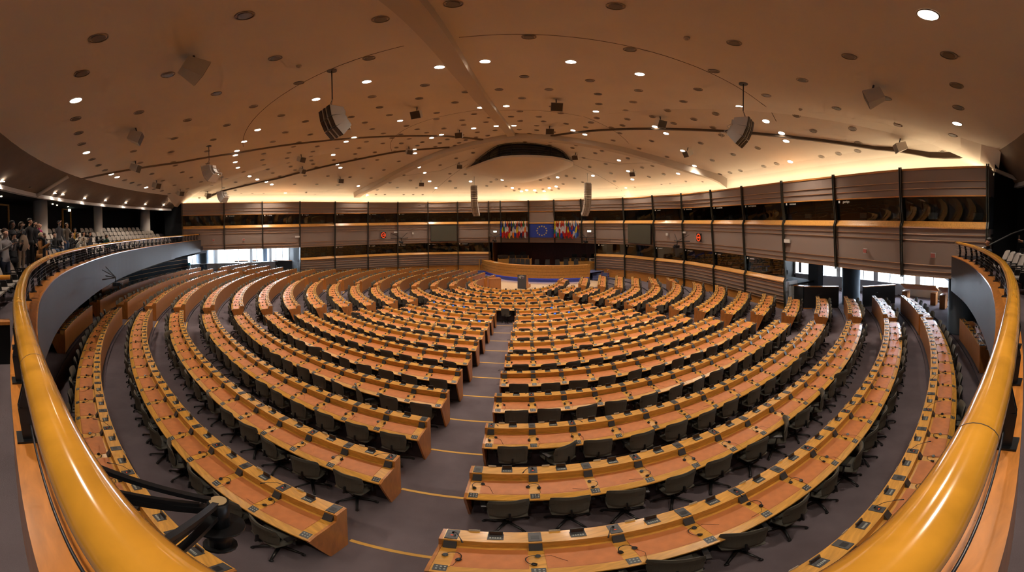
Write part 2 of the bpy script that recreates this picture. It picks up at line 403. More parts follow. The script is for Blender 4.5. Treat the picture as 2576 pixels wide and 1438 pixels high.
# ------------------------------------------------------------------ ceiling
AX,AY=0.0,-2.3
def off(P,d):
    out=[]
    for i,(x,y) in enumerate(P):
        a=P[max(i-1,0)]; b=P[min(i+1,len(P)-1)]
        tx,ty=b[0]-a[0],b[1]-a[1]; l=math.hypot(tx,ty)
        out.append((x-ty/l*d,y+tx/l*d))
    return out
RC=26.75
CB=off(WP,1.6)
for i in range(25):
    a=30.5-96.5*i/24; CB.append(polar(RC,a)[:2])
def bdist(dx,dy):
    best=99
    for i in range(len(CB)):
        x1,y1=CB[i][0]-AX,CB[i][1]-AY; x2,y2=CB[(i+1)%len(CB)][0]-AX,CB[(i+1)%len(CB)][1]-AY
        ex,ey=x2-x1,y2-y1; den=dx*ey-dy*ex
        if abs(den)<1e-9: continue
        t=(x1*ey-y1*ex)/den; s=(x1*dy-y1*dx)/den
        if t>0 and -1e-6<=s<=1+1e-6: best=min(best,t)
    return best
def ceilz(x,y):
    dx,dy=x-AX,y-AY; r=math.hypot(dx,dy)
    if r<1e-6: return 11.7
    s=r/bdist(dx/r,dy/r); s=min(s,1.0)
    a=math.degrees(math.atan2(x,-y)); cv=0 if -66<a<30 else 1
    return 11.7-3.5*(0.35*s+0.65*s*s)-cv*0.9*max(0,(s-.9)/.1)**2
def cnorm(x,y):
    e=0.15; zx=(ceilz(x+e,y)-ceilz(x-e,y))/(2*e); zy=(ceilz(x,y+e)-ceilz(x,y-e))/(2*e)
    return Vector((zx,zy,-1)).normalized()     # pointing down into the hall
mb=MB(); NR=26; NTH=150
for i in range(NTH):
    th=2*PI*i/NTH; th2=2*PI*(i+1)/NTH
    d1=bdist(math.cos(th),math.sin(th)); d2=bdist(math.cos(th2),math.sin(th2))
    for j in range(NR):
        s0=(j/NR)**0.8; s1=((j+1)/NR)**0.8
        q=[]
        for (t,d,s) in ((th,d1,s0),(th2,d2,s0),(th2,d2,s1),(th,d1,s1)):
            s=min(s,0.9995); x=AX+d*s*math.cos(t); y=AY+d*s*math.sin(t); q.append((x,y,ceilz(x,y)))
        if j==0: mb.poly([q[0],q[2],q[3]],0,True)
        else: mb.quad(*q,0,True)
ceil_o=struct(build(mb,'ceiling',[m_ceil]))
# cove back board below the ceiling edge + tube that lights it
mb=MB(); P=off(WP,1.62)
for a,b in zip(P,P[1:]): mb.quad((*a,7.1),(*b,7.1),(*b,8.0),(*a,8.0))
struct(build(mb,'wall_cove_back',[m_ceil]))
def pathrib(pts,w,h,drop,name,mats,n=40,skin=None):
    # box-section rib that follows the ceiling under the plan polyline pts
    P=[]
    L=[0]
    for a,b in zip(pts,pts[1:]): L.append(L[-1]+math.dist(a,b))
    for i in range(n+1):
        s=L[-1]*i/n; j=0
        while j<len(pts)-2 and L[j+1]<s: j+=1
        f=(s-L[j])/(L[j+1]-L[j]); x=pts[j][0]+(pts[j+1][0]-pts[j][0])*f; y=pts[j][1]+(pts[j+1][1]-pts[j][1])*f
        P.append((x,y))
    mb=MB()
    prev=None
    for i,(x,y) in enumerate(P):
        a=P[max(i-1,0)]; b=P[min(i+1,n)]; tx,ty=b[0]-a[0],b[1]-a[1]; l=math.hypot(tx,ty); nx,ny=-ty/l,tx/l
        z=ceilz(x,y); ww=w(i/n) if callable(w) else w
        zl=ceilz(x+nx*ww/2,y+ny*ww/2); zr=ceilz(x-nx*ww/2,y-ny*ww/2)
        zb=min(z,zl,zr)-drop
        if skin=='groove': zb=z-drop
        c=[(x+nx*ww/2,y+ny*ww/2,zl+0.02),(x+nx*ww*0.42,y+ny*ww*0.42,zb),(x-nx*ww*0.42,y-ny*ww*0.42,zb),(x-nx*ww/2,y-ny*ww/2,zr+0.02)]
        if prev:
            for q in range(3): mb.quad(prev[q],prev[q+1],c[q+1],c[q],0,False)
        prev=c
    return build(mb,name,mats,ceil_o)
pathrib([(-0.55,-26.2),(-0.66,-20.4),(-0.85,-15.6),(-0.85,-11.7),(-0.62,-7.5),(-0.1,-1.6)],0.62,0,0.16,'spine_rib',[m_rib])
pathrib([(-15.6,4.3),(-12.9,3.55),(-8.6,1.5),(-5.3,-0.1),(-2.5,-1.0),(0.0,-1.7),(3.0,-2.3),(5.7,-2.75),(8.6,-3.2),(11.6,-4.0),(14.3,-5.3)],0.95,0,0.26,'arch_rib',[m_rib],60)
pathrib([(-16.4,-21.2),(-15.4,-15.7),(-13.74,-12.63),(-10.61,-9.12),(-6.99,-5.62),(-2.2,-1.5)],0.22,0,0.06,'ceiling_rib',[m_soffit])
pathrib([(-24.4,-7.4),(-18.18,-4.45),(-11.47,-2.78),(-8.39,-2.2),(-4.8,-0.85)],0.22,0,0.06,'ceiling_rib',[m_groove])
pathrib([(2.6,-2.6),(5.08,-5.65),(6.87,-7.76),(8.41,-9.61),(10.3,-12.23),(11.85,-14.65),(13.5,-17.66),(14.2,-20.2),(14.3,-22.4)],0.22,0,0.06,'ceiling_rib',[m_groove])
def ring(pts): pathrib(pts,0.03,0,0.004,'ceiling_joint',[m_groove],50,'groove')
ring([polar(18.3,a)[:2] for a in range(-44,-3,3)]); ring([polar(18.25,a)[:2] for a in range(-1,38,3)])
ring([polar(9.1,a)[:2] for a in range(-75,-6,4)]); ring([polar(8.7,a)[:2] for a in range(-2,62,4)])
ring([(-4.2,3.6),(-7.0,6.6),(-9.2,9.0)]); ring([(3.8,2.4),(7.3,4.2),(10.4,6.0)])
ring([(-21.0,-0.5),(-15.8,2.2)]); ring([(-13.5,3.0),(-7.0,4.2),(-4.0,2.7)]); ring([(4.2,1.6),(8.0,0.5),(10.2,-2.5)])
# cove tubes behind the wall top
mb=MB(); P=off(WP,0.55)
for a,b in zip(P,P[1:]): mb.quad((*a,7.40),(*b,7.40),(b[0]-0.0,b[1],7.48),(a[0],a[1],7.48))
P2=off(WP,0.80)
for a,b,c,d in zip(P,P[1:],P2[1:],P2): mb.quad((*a,7.48),(*b,7.48),(*c,7.48),(*d,7.48))
o=build(mb,'cove_light',[m_cove]); tag(o,'warm light strip hidden behind the top of the curved booth wall','light')
# ------------------------------------------------------------------ floating control booth in the ceiling
root=tag(empty('control_booth',Matrix.Translation((0.6,1.5,10))),'pointed cream control booth with dark glazed front hanging from the ceiling over the dais','booth')
def inv(M): return M.inverted()
LM=Matrix.Translation((-0.6,-1.5,-10))
lip=[(-4.6,4.6,10.25),(-3.3,2.5,10.22),(-1.9,0.6,10.25),(-1.05,-0.15,10.30),(0.2,-0.42,10.33),(1.8,-0.42,10.30),(3.4,0.05,10.23),(4.3,1.3,10.25),(4.75,2.6,10.35)]
back=[(-4.6,4.9,10.1),(-2.6,6.1,9.75),(0.4,8.2,9.35),(3.0,5.9,9.8),(4.75,3.0,10.2)]
mb=MB(); NI=24;NJ=10
def samp(P,f):
    x=f*(len(P)-1); i=min(int(x),len(P)-2); g=x-i
    p0=P[max(i-1,0)];p1=P[i];p2=P[i+1];p3=P[min(i+2,len(P)-1)]
    return [0.5*((2*b)+(-a+c)*g+(2*a-5*b+4*c-d)*g*g+(-a+3*b-3*c+d)*g**3) for a,b,c,d in zip(p0,p1,p2,p3)]
for i in range(NI):
    for j in range(NJ):
        q=[]
        for ii,jj in ((i,j),(i+1,j),(i+1,j+1),(i,j+1)):
            a=samp(lip,ii/NI); b=samp(back,ii/NI); f=jj/NJ
            sag=0.22*math.sin(PI*f)*math.sin(PI*ii/NI)
            q.append((a[0]+(b[0]-a[0])*f,a[1]+(b[1]-a[1])*f,a[2]+(b[2]-a[2])*f-sag))
        mb.quad(*q,0,True)
    a=samp(lip,i/NI); b=samp(lip,(i+1)/NI)
    mb.quad((a[0],a[1],a[2]),(b[0],b[1],b[2]),(b[0],b[1]+0.02,b[2]+0.16),(a[0],a[1]+0.02,a[2]+0.16),0,True)
    mb.quad((a[0],a[1]+0.02,a[2]+0.16),(b[0],b[1]+0.02,b[2]+0.16),(b[0]*0.94+0.03,b[1]+0.3,b[2]+0.16),(a[0]*0.94+0.03,a[1]+0.3,a[2]+0.16),0,True)
build(mb,'belly',[m_ceil],root,LM)
mb=MB()
for i in range(1,NI-1):
    a=samp(lip,i/NI); b=samp(lip,(i+1)/NI)
    za=ceilz(a[0]*0.95,a[1]+0.3); zb=ceilz(b[0]*0.95,b[1]+0.3)
    A=(a[0]*0.95+0.03,a[1]+0.12,a[2]+0.12); B=(b[0]*0.95+0.03,b[1]+0.12,b[2]+0.12)
    mb.quad(A,B,(B[0]*0.97,B[1]+0.15,zb+0.1),(A[0]*0.97,A[1]+0.15,za+0.1),0,True)
build(mb,'glazing',[mat('dark_glazing',(0.008,0.011,0.016),0.06,spec=0.7)],root,LM)
mb=MB()
for k in range(5):
    for i in range(1,NI-1):
        a=samp(lip,i/NI); b=samp(lip,(i+1)/NI)
        za=ceilz(a[0]*0.95,a[1]+0.3)+0.1; zb=ceilz(b[0]*0.95,b[1]+0.3)+0.1
        f=(k+0.5)/5; A=(a[0]*0.95,a[1]+0.05,a[2]+0.16+(za-a[2]-0.16)*f); B=(b[0]*0.95,b[1]+0.05,b[2]+0.16+(zb-b[2]-0.16)*f)
        mb.bar(A,B,0.03,0.02)
for i in range(2,NI,3):
    a=samp(lip,i/NI); za=ceilz(a[0]*0.95,a[1]+0.3)
    mb.bar((a[0]*0.95,a[1]+0.06,a[2]+0.15),(a[0]*0.94,a[1]+0.15,za),0.03,0.03)
build(mb,'glazing_bar',[m_metal],root,LM)
# ------------------------------------------------------------------ desks
# local frame of a desk: origin on the tier floor under the ledge front edge, +y to the hall centre, +x along the row, u = -y
def cur(R):
    if R is None: return lambda p: p
    def f(p):
        s,u,h=p[0],-p[1],p[2]; a=s/(R+0.1); return ((R+u)*math.sin(a),R-(R+u)*math.cos(a),h)
    return f
def sweep(mb,prof,s0,s1,R,mi=0,closed=True,step=0.35,caps=True):
    f=cur(R); n=1 if R is None else max(1,int(math.ceil((s1-s0)/step)))
    k=len(prof); rng=range(k) if closed else range(k-1)
    for i in range(n):
        a=s0+(s1-s0)*i/n; b=s0+(s1-s0)*(i+1)/n
        for j in rng:
            p=prof[j]; q=prof[(j+1)%k]
            mb.quad(f((a,-p[0],p[1])),f((a,-q[0],q[1])),f((b,-q[0],q[1])),f((b,-p[0],p[1])),mi)
    if caps and closed:
        mb.poly([f((s0,-u,h)) for u,h in prof][::-1],mi); mb.poly([f((s1,-u,h)) for u,h in prof],mi)
PAD=[(0.20,0.752),(0.20,0.764),(0.485,0.752),(0.572,0.700),(0.572,0.692),(0.485,0.738)]
def g_pad(mb,R,s0,p):
    sweep(mb,PAD,s0+0.065,s0+p-0.065,R,0)
def g_console(mb,R,s,mic,rnd):
    f=cur(R); mb.prism([(0.004,0.884),(0.004,0.899),(0.15,0.899),(0.215,0.768),(0.215,0.752),(0.16,0.752),(0.16,0.884)],s-0.055,s+0.055,0,f)
    mb.prism([(0.06,0.8992),(0.06,0.9005),(0.12,0.9005),(0.12,0.8992)],s-0.035,s+0.035,1,f)
def g_mic(mb,R,s,d):
    f=cur(R); P=[(s,-0.05,0.90),(s+0.01*d,-0.055,0.93),(s+0.05*d,-0.13,1.00),(s+0.10*d,-0.24,1.04),(s+0.13*d,-0.31,1.045)]
    mb.tube([f(p) for p in P],[0.012,0.004,0.004,0.004,0.009],5,0)
    mb.prism([(0.092,0.9008),(0.092,0.9022),(0.098,0.9022),(0.098,0.9008)],s-0.011,s+0.011,1,f)
def g_panel(mb,R,s):
    f=cur(R); mb.prism([(0.49,0.742),(0.49,0.756),(0.562,0.722),(0.562,0.700)],s-0.052,s+0.052,0,f)
    for i in range(3):
        for j in range(2):
            x=s-0.032+0.030*i; u=0.505+0.028*j; h=0.7500-0.013*j
            mb.prism([(u,h),(u,h+0.003),(u+0.012,h-0.002),(u+0.012,h-0.006)],x,x+0.014,1,f)
def g_screen(mb,R,s,blue=0):
    f=cur(R)
    mb.prism([(0.03,0.888),(0.03,0.896),(0.125,0.896),(0.125,0.888)],s-0.068,s+0.068,0,f)
    mb.prism([(0.038,0.897),(0.030,0.965),(0.040,0.966),(0.048,0.897)],s-0.062,s+0.062,0,f)
    mb.prism([(0.0485,0.903),(0.0405,0.958),(0.0415,0.958),(0.0495,0.903)],s-0.052,s+0.052,2 if blue else 1,f)
    for i in range(5): mb.prism([(0.085,0.8962),(0.085,0.898),(0.105,0.898),(0.105,0.8962)],s-0.05+0.021*i,s-0.036+0.021*i,3,f)
def g_holder(mb,R,s):
    f=cur(R); mb.prism([(-0.006,0.86),(-0.006,0.925),(-0.002,0.925),(-0.002,0.86)],s-0.22,s-0.12,0,f)
m_holder=mat('clear_holder',(0.55,0.5,0.42),0.2)
m_scr=mat('screen_face',(0.05,0.022,0.014),0.15)
CACHE={}
def cache(key,fn,mats,name):
    if key not in CACHE:
        mb=MB(); fn(mb); CACHE[key]=mb.mesh(name,mats)
    return CACHE[key]
SEATS=[]      # world matrix of each place, row, block, ordinal, distance
def rowname(k):
    if k<0: return 'under-gallery row'
    return '%s row from gallery'%ORD[k]
def rown2(k): return 'under-gallery row' if k<0 else '%s desk row from gallery'%ORD[k]
BLN={'L1':'left of central aisle','R1':'right of central aisle','C':'across the central aisle end','L2':'past the first left side aisle','R2':'past the right side aisle','L3':'past the second left side aisle','L4':'at the far left wall','R3':'at the far right end','U':'beneath the gallery, left','UR':'beneath the gallery, right','UN':'beneath the gallery, nearest left'}
GRPD={}
def desk(k,blk,M,R,L,near):
    """M: matrix of local frame at the middle of the desk, L arc length at the ledge"""
    z=0
    root=tag(empty('curved_desk' if R else 'straight_desk',M),'long wooden conference desk, %s, %s'%(rown2(k),BLN[blk]),'desk','ranks of curved conference desks')
    h=L/2
    mb=MB()
    sweep(mb,[(-0.008,0.868),(-0.008,0.890),(0.168,0.890),(0.168,0.755),(0.150,0.755),(0.150,0.868)],-h,h,R,0)
    build(mb,'ledge',[m_wood],root)
    mb=MB(); sweep(mb,[(0.150,0.734),(0.150,0.758),(0.50,0.746),(0.585,0.712),(0.585,0.690),(0.50,0.722)],-h,h,R,0)
    build(mb,'desktop',[m_wood],root)
    mb=MB(); sweep(mb,[(0.0,0.03),(0.0,0.868),(0.02,0.868),(0.02,0.03)],-h,h,R,0); build(mb,'front_panel',[m_front],root)
    mb=MB(); sweep(mb,[(-0.03,0.0),(-0.03,0.035),(0.10,0.035),(0.10,0.0)],-h,h,R,0)
    sweep(mb,[(0.27,0.04),(0.16,0.74),(0.17,0.74),(0.28,0.04)],-h+.03,h-.03,R,0); build(mb,'plinth',[m_kick],root)
    f=cur(R)
    for s in (-h,h):
        mb=MB(); a,b=(s-0.028,s+0.002) if s<0 else (s-0.002,s+0.028)
        mb.prism([(0,0.0),(0.0,0.895),(0.175,0.895),(0.18,0.768),(0.50,0.756),(0.592,0.720),(0.592,0.690),(0.30,0.0)][::-1],a,b,0,f)
        build(mb,'end_panel',[m_end],root)
    N=max(1,int(round((L-0.14)/0.69))); p=(L-0.14)/N; s0=-h+0.07
    par=0 if blk!='R1' else k%2
    rnd=random.Random(k*97+hash_(blk))
    if near:
        padm=cache(('pad',R,round(p,4)),lambda m:g_pad(m,R,0,p),[m_leather],'writing_pad')
        conm=cache(('con',R),lambda m:g_console(m,R,0,0,None),[m_dark,m_black],'console')
        micm=[cache(('mic',R,d),lambda m,d=d:g_mic(m,R,0,d),[m_black,m_red],'microphone') for d in (-1,1)]
        panm=cache(('pan',R),lambda m:g_panel(m,R,0),[m_dark,m_btn],'control_panel')
        scrm=[cache(('scr',R,b),lambda m,b=b:g_screen(m,R,0,b),[m_dark,m_scr,m_bscr,m_btn],'voting_screen') for b in (0,1)]
        def LM_(s):
            if R is None: return Matrix.Translation((s,0,0))
            a=s/(R+0.1); return Matrix.Translation((0,R,0))@Matrix.Rotation(a,4,'Z')@Matrix.Translation((0,-R,0))
        for i in range(N+1):
            s=s0+i*p
            if i<N:
                obj('writing_pad',padm,root,LM_(s))
                obj('voting_screen',scrm[0],root,LM_(s+p/2+0.02))
            c=obj('console',conm,root,LM_(s)); obj('control_panel',panm,root,LM_(s))
            if (i+par)%2==1: obj('microphone',micm[rnd.randint(0,1)],c,Matrix.Identity(4))
    else:
        A,B,C,D,E_=MB(),MB(),MB(),MB(),MB()
        for i in range(N+1):
            s=s0+i*p
            if i<N: g_pad(A,R,s,p); g_screen(D,R,s+p/2+0.02,1 if (8<=k<=11 and rnd.random()<0.25) else 0)
            g_console(B,R,s,0,None); g_panel(C,R,s)
            if (i+par)%2==1: g_mic(E_,R,s,rnd.choice((-1,1)))
        build(A,'writing_surface',[m_leather],root); build(B,'console_set',[m_dark,m_black],root); build(C,'button_set',[m_dark,m_btn],root)
        build(D,'screen_set',[m_dark,m_scr,m_bscr,m_btn],root); 
        if E_.v: build(E_,'microphone_set',[m_black,m_red],root)
    mb=MB()
    for i in range(N): g_holder(mb,R,s0+i*p+p/2)
    build(mb,'name_holder',[m_holder],root)
    for i in range(N):
        s=s0+i*p+p/2
        if R is None: LMs=Matrix.Translation((s,0,0)); LMh=Matrix.Translation((s0+i*p,0,0))
        else:
            LMs=Matrix.Translation((0,R,0))@Matrix.Rotation(s/(R+0.1),4,'Z')@Matrix.Translation((0,-R,0))
            LMh=Matrix.Translation((0,R,0))@Matrix.Rotation((s0+i*p)/(R+0.1),4,'Z')@Matrix.Translation((0,-R,0))
        Ms=M@LMs; SEATS.append((Ms,M@LMh,k,blk,i,N,camd(*Ms.translation)))
    return root
def hash_(s): return sum(ord(c)*(i+3) for i,c in enumerate(s))
def arcdesk(k,a0,a1,blk,z=None):
    R=rk(k); L=rad(a1-a0)*(R+0.0); am=(a0+a1)/2
    x,y,_=polar(R,am); M=TR(x,y,fz(k),rad(am))
    near=camd(x,y)<15.5 or (k<=6 and blk in('L1','R1'))
    desk(k,blk,M,R,rad(a1-a0)*(R+0.1),near)
def linedesk(k,p,q,blk):
    # p->q runs left to right as seen facing the hall centre
    L=math.dist(p,q); mx,my=(p[0]+q[0])/2,(p[1]+q[1])/2; a=math.atan2(q[1]-p[1],q[0]-p[0])
    desk(k,blk,TR(mx,my,fz(k),a),None,L,False)
def deg(x): return math.degrees(x)
L1s=[-33.6,-33.6,-33.6,-33.6,-33.2,-33.2,-33.0,-32.8,-32.5,-32.3,-31.7,-31.1,-65.4,-63.2,-61.2,-119]
R1s=[32.9,32.9,32.7,32.7,32.8,32.6,32.5,32.3,32.1,31.8,31.4,30.8,29.9,28.7,26.6,86]
for k in range(16):
    if k<=11:
        arcdesk(k,L1s[k],deg(math.asin(-0.60/rk(k))),'L1'); arcdesk(k,deg(math.asin(0.44/rk(k))),R1s[k],'R1')
    else: arcdesk(k,L1s[k],R1s[k],'C')
L2n=[-36.3,-36.5,-36.6,-37.1,-36.8,-37,-36.9,-37.4,-37.4,-37.7,-38,-38.6]
L2f=[-70.3,-70.3,-69.6,-69.4,-69.3,-69.2,-68.9,-69,-67.9,-67.6,-66.8,-66.4]
for k in range(12): arcdesk(k,L2f[k],L2n[k],'L2')
L3n=[-73.9,-73.9,-73.5,-73.0,-72.4,-72.3,-72.4,-72.8,-73.3,-73,-72.8,-73.2,-74.6,-74.3,-75]
L3f=[-82.6,-82.6,-83,-83.3,-83.8,-86.7,-91.2,-98.7,-106.9,-107.4,-105.7,-106.8,-109.8,-108,-110]
for k in range(15): arcdesk(k,L3f[k],L3n[k],'L3')
R2n=[33.9,34.6,35.2,35.6,36.1,36.5,36.5,37.2,37.4,37.7,37.8,38.2,39.3,40.6,42.4]
R2f=[42.8,43.8,44.5,45.7,46.3,49.9,53.9,62.4,69.9,71.4,69.1,68.8,66.5,66,68]
for k in range(15): arcdesk(k,R2n[k],R2f[k],'R2')
# straight far pieces: facing the middle of the hall
for k,p,q in [(9,(-10.18,5.26),(-10.62,3.9)),(10,(-8.67,5.92),(-9.2,3.25)),(11,(-7.03,6.27),(-7.9,3.1)),(12,(-5.45,6.83),(-6.5,3.0)),(13,(-3.97,6.4),(-4.95,2.4)),(14,(-3.0,4.94),(-3.7,2.3)),(15,(-1.92,3.48),(-2.4,1.95))]:
    linedesk(k,p,q,'L4')
for k,p,q in [(9,(10.95,-3.1),(11.3,-1.6)),(10,(9.55,-3.0),(10.3,-0.27)),(11,(8.15,-2.7),(9.21,0.78)),(12,(7.0,-2.4),(8.25,2.12)),(13,(5.9,-1.8),(6.95,2.84)),(14,(4.6,-1.1),(5.32,2.23)),(15,(3.2,0.55),(3.65,1.82))]:
    linedesk(k,p,q,'R3')
arcdesk(-1,-70.6,-36.2,'U'); arcdesk(-1,-33.4,-24.0,'UN'); arcdesk(-2,-52,-44.0,'U'); arcdesk(-1,24.5,31.5,'UR')
# ------------------------------------------------------------------ chairs
def chair_parts():
    P={}
    mb=MB()
    for i in range(5):
        a=2*PI*i/5+0.3; mb.tube([(0,0,0.085),(0.15*math.cos(a),0.15*math.sin(a),0.075),(0.27*math.cos(a),0.27*math.sin(a),0.05)],[0.026,0.020,0.015],6)
        mb.ell((0.27*math.cos(a),0.27*math.sin(a),0.026),0.028,0.022,0.026,8,5)
    mb.tube([(0,0,0.07),(0,0,0.25),(0,0,0.38)],[0.032,0.026,0.02],8); mb.box((0,0,0.39),(0.2,0.24,0.04))
    P['base']=(mb,[m_black])
    mb=MB()
    n=8
    for i in range(n):          # cushion, rounded
        for j in range(n):
            q=[]
            for ii,jj in ((i,j),(i+1,j),(i+1,j+1),(i,j+1)):
                x=-0.225+0.45*ii/n; y=-0.215+0.43*jj/n
                e=max(abs(2*ii/n-1),abs(2*jj/n-1)); q.append((x*(1-0.08*abs(2*jj/n-1)**3),y*(1-0.08*abs(2*ii/n-1)**3),0.455-0.035*e**6))
            mb.quad(*q,0,True)
            mb.quad(*[(a,b,0.405) for a,b,c in q[::-1]],0,True)
    for s in (0,1):
        for i in range(n):
            f=lambda i,j:(-0.225+0.45*i/n)*(1-0.08*abs(2*j/n-1)**3)
            g=lambda i,j:(-0.215+0.43*j/n)*(1-0.08*abs(2*i/n-1)**3)
            j=n*s; mb.quad((f(i,j),g(i,j),0.405),(f(i+1,j),g(i+1,j),0.405),(f(i+1,j),g(i+1,j),0.42),(f(i,j),g(i,j),0.42),0,True)
            mb.quad((f(j,i),g(j,i),0.405),(f(j,i+1),g(j,i+1),0.405),(f(j,i+1),g(j,i+1),0.42),(f(j,i),g(j,i),0.42),0,True)
    P['seat']=(mb,[m_chair])
    mb=MB(); nx,nz=10,8
    def bp(i,j,side):
        u=2*i/nx-1; v=j/nz
        w=0.235*(1-0.10*(1-v)**2)*(1-0.05*v**6); x=u*w
        z=0.44+0.42*v-0.035*abs(u)**4*(1 if v>.5 else -0.6)
        y=-0.225+0.055*u*u-0.035*v+0.02*math.sin(PI*v)
        t=0.026*(1-abs(u)**5*0.8)*(1-abs(2*v-1)**7*0.8)
        return (x,y+(t if side else -t),z)
    for sd in (0,1):
        for i in range(nx):
            for j in range(nz):
                q=[bp(i,j,sd),bp(i+1,j,sd),bp(i+1,j+1,sd),bp(i,j+1,sd)]
                mb.quad(*(q if sd==0 else q[::-1]),0,True)
    for i in range(nx):
        for j in (0,nz): mb.quad(bp(i,j,0),bp(i+1,j,0),bp(i+1,j,1),bp(i,j,1),0,True)
    for j in range(nz):
        for i in (0,nx): mb.quad(bp(i,j,0),bp(i,j+1,0),bp(i,j+1,1),bp(i,j,1),0,True)
    P['backrest']=(mb,[m_chair])
    mb=MB(); mb.bar((0,-0.10,0.38),(0,-0.25,0.42),0.07,0.02); mb.bar((0,-0.25,0.42),(0,-0.235,0.56),0.07,0.02)
    P['back_support']=(mb,[m_black])
    for nm,s in (('armrest',-1),('armrest.r',1)):
        mb=MB(); mb.tube([(s*0.17,0,0.40),(s*0.262,-0.02,0.42),(s*0.268,-0.04,0.60)],0.014,6)
        mb.box((s*0.268,-0.02,0.615),(0.055,0.22,0.028)); P[nm]=(mb,[m_black])
    return P
CP=chair_parts()
CM={n:mb.mesh(n.split('.')[0],ms) for n,(mb,ms) in CP.items()}
mall=MB(); mlist=[m_black,m_chair]
for n,(mb,ms) in CP.items():
    q=MB(); q.add(mb); q.m=[mlist.index(ms[0])]*len(q.m); mall.add(q)
CHM=mall.mesh('office_chair',mlist)
# light version for the mass of far chairs
far=MB(); far.add(mall)
SEATS.sort(key=lambda t:t[6])
rc=random.Random(5)
def vis_ok(k,blk): return True
def ordname(k,blk,i,N):
    # counted from the aisle nearest the middle
    if blk in('L1','L2','L3','U','UN'): j=N-1-i
    elif blk=='L4': j=i
    else: j=i
    return od(j)
SHORT={'L1':'left of central aisle','R1':'right of central aisle','C':'place from its left end','L2':'past first left aisle','R2':'past right side aisle','L3':'past second left aisle','L4':'by far left wall','R3':'at far right end','U':'under the left gallery','UR':'under the right gallery','UN':'under gallery, near left'}
stuffm=MB(); headstuff=MB()
def g_head(mb,op=0.0):
    P=[]
    for i in range(11):
        a=PI*i/10; P.append((0.072*math.cos(a)+op,0.078*math.sin(a),0.012+0.012*math.sin(a)))
    mb.tube(P,0.0045,4,0)
    for s in (-1,1):
        mb.tube([(s*0.072+op,0,0.004),(s*0.060+op,-0.004,0.022)],0.024,8,0)
    mb.tube([(0.06+op,0,0.006),(0.10,-0.10,0.006),(0.05,-0.20,0.002),(0.03,-0.24,0.0)],0.0022,3,0)
HM=[]
for o_ in (0.0,0.015):
    mb=MB(); g_head(mb,o_); HM.append(mb.mesh('headset',[m_black]))
for idx,(Ms,Mh,k,blk,i,N,dist) in enumerate(SEATS):
    rot=rc.gauss(0,0.12); dx=rc.gauss(0,0.02); dy=rc.gauss(0,0.02)
    if rc.random()<0.05: rot+=rc.choice((-0.6,0.6))
    Mc=Ms@TR(dx,-0.475+dy,0,rot)
    if idx<300:
        lab='dark grey swivel chair, %s, %s %s'%(rowname(k),ordname(k,blk,i,N),SHORT[blk])
        if dist<12.5:
            r=tag(empty('office_chair',Mc),lab,'chair','swivel chairs along the desk rows')
            for n,me in CM.items(): obj(n.split('.')[0],me,r,Matrix.Identity(4))
        else:
            r=obj('office_chair',CHM); r.matrix_world=Mc; tag(r,lab,'chair','swivel chairs along the desk rows')
    else: stuffm.add(far,Mc)
    # headset on the strip at the left of the place
    Mk=Mh@TR(rc.gauss(0.0,0.012)+(0.03 if i==0 else 0),-0.36+rc.gauss(0,0.02),0.757,rc.choice((0,0,0,0.4,-0.5,1.2,-1.3,0.9))+rc.gauss(0,0.15))
    if idx<300:
        r=obj('headset',HM[idx%2]); r.matrix_world=Mk
        tag(r,'black headset on desk, %s, %s %s'%(rowname(k),ordname(k,blk,i,N),SHORT[blk]),'headset','headsets lying on the desks')
    else:
        q=MB(); g_head(q,0.0); headstuff.add(q,Mk)
o=build(stuffm,'office_chair_mass',mlist); tag(o,'rows of dark grey swivel chairs farther down the hall','chair','swivel chairs along the desk rows','stuff')
o=build(headstuff,'headset_mass',[m_black]); tag(o,'black headsets on the farther desks','headset','headsets lying on the desks','stuff')
print('places',len(SEATS))
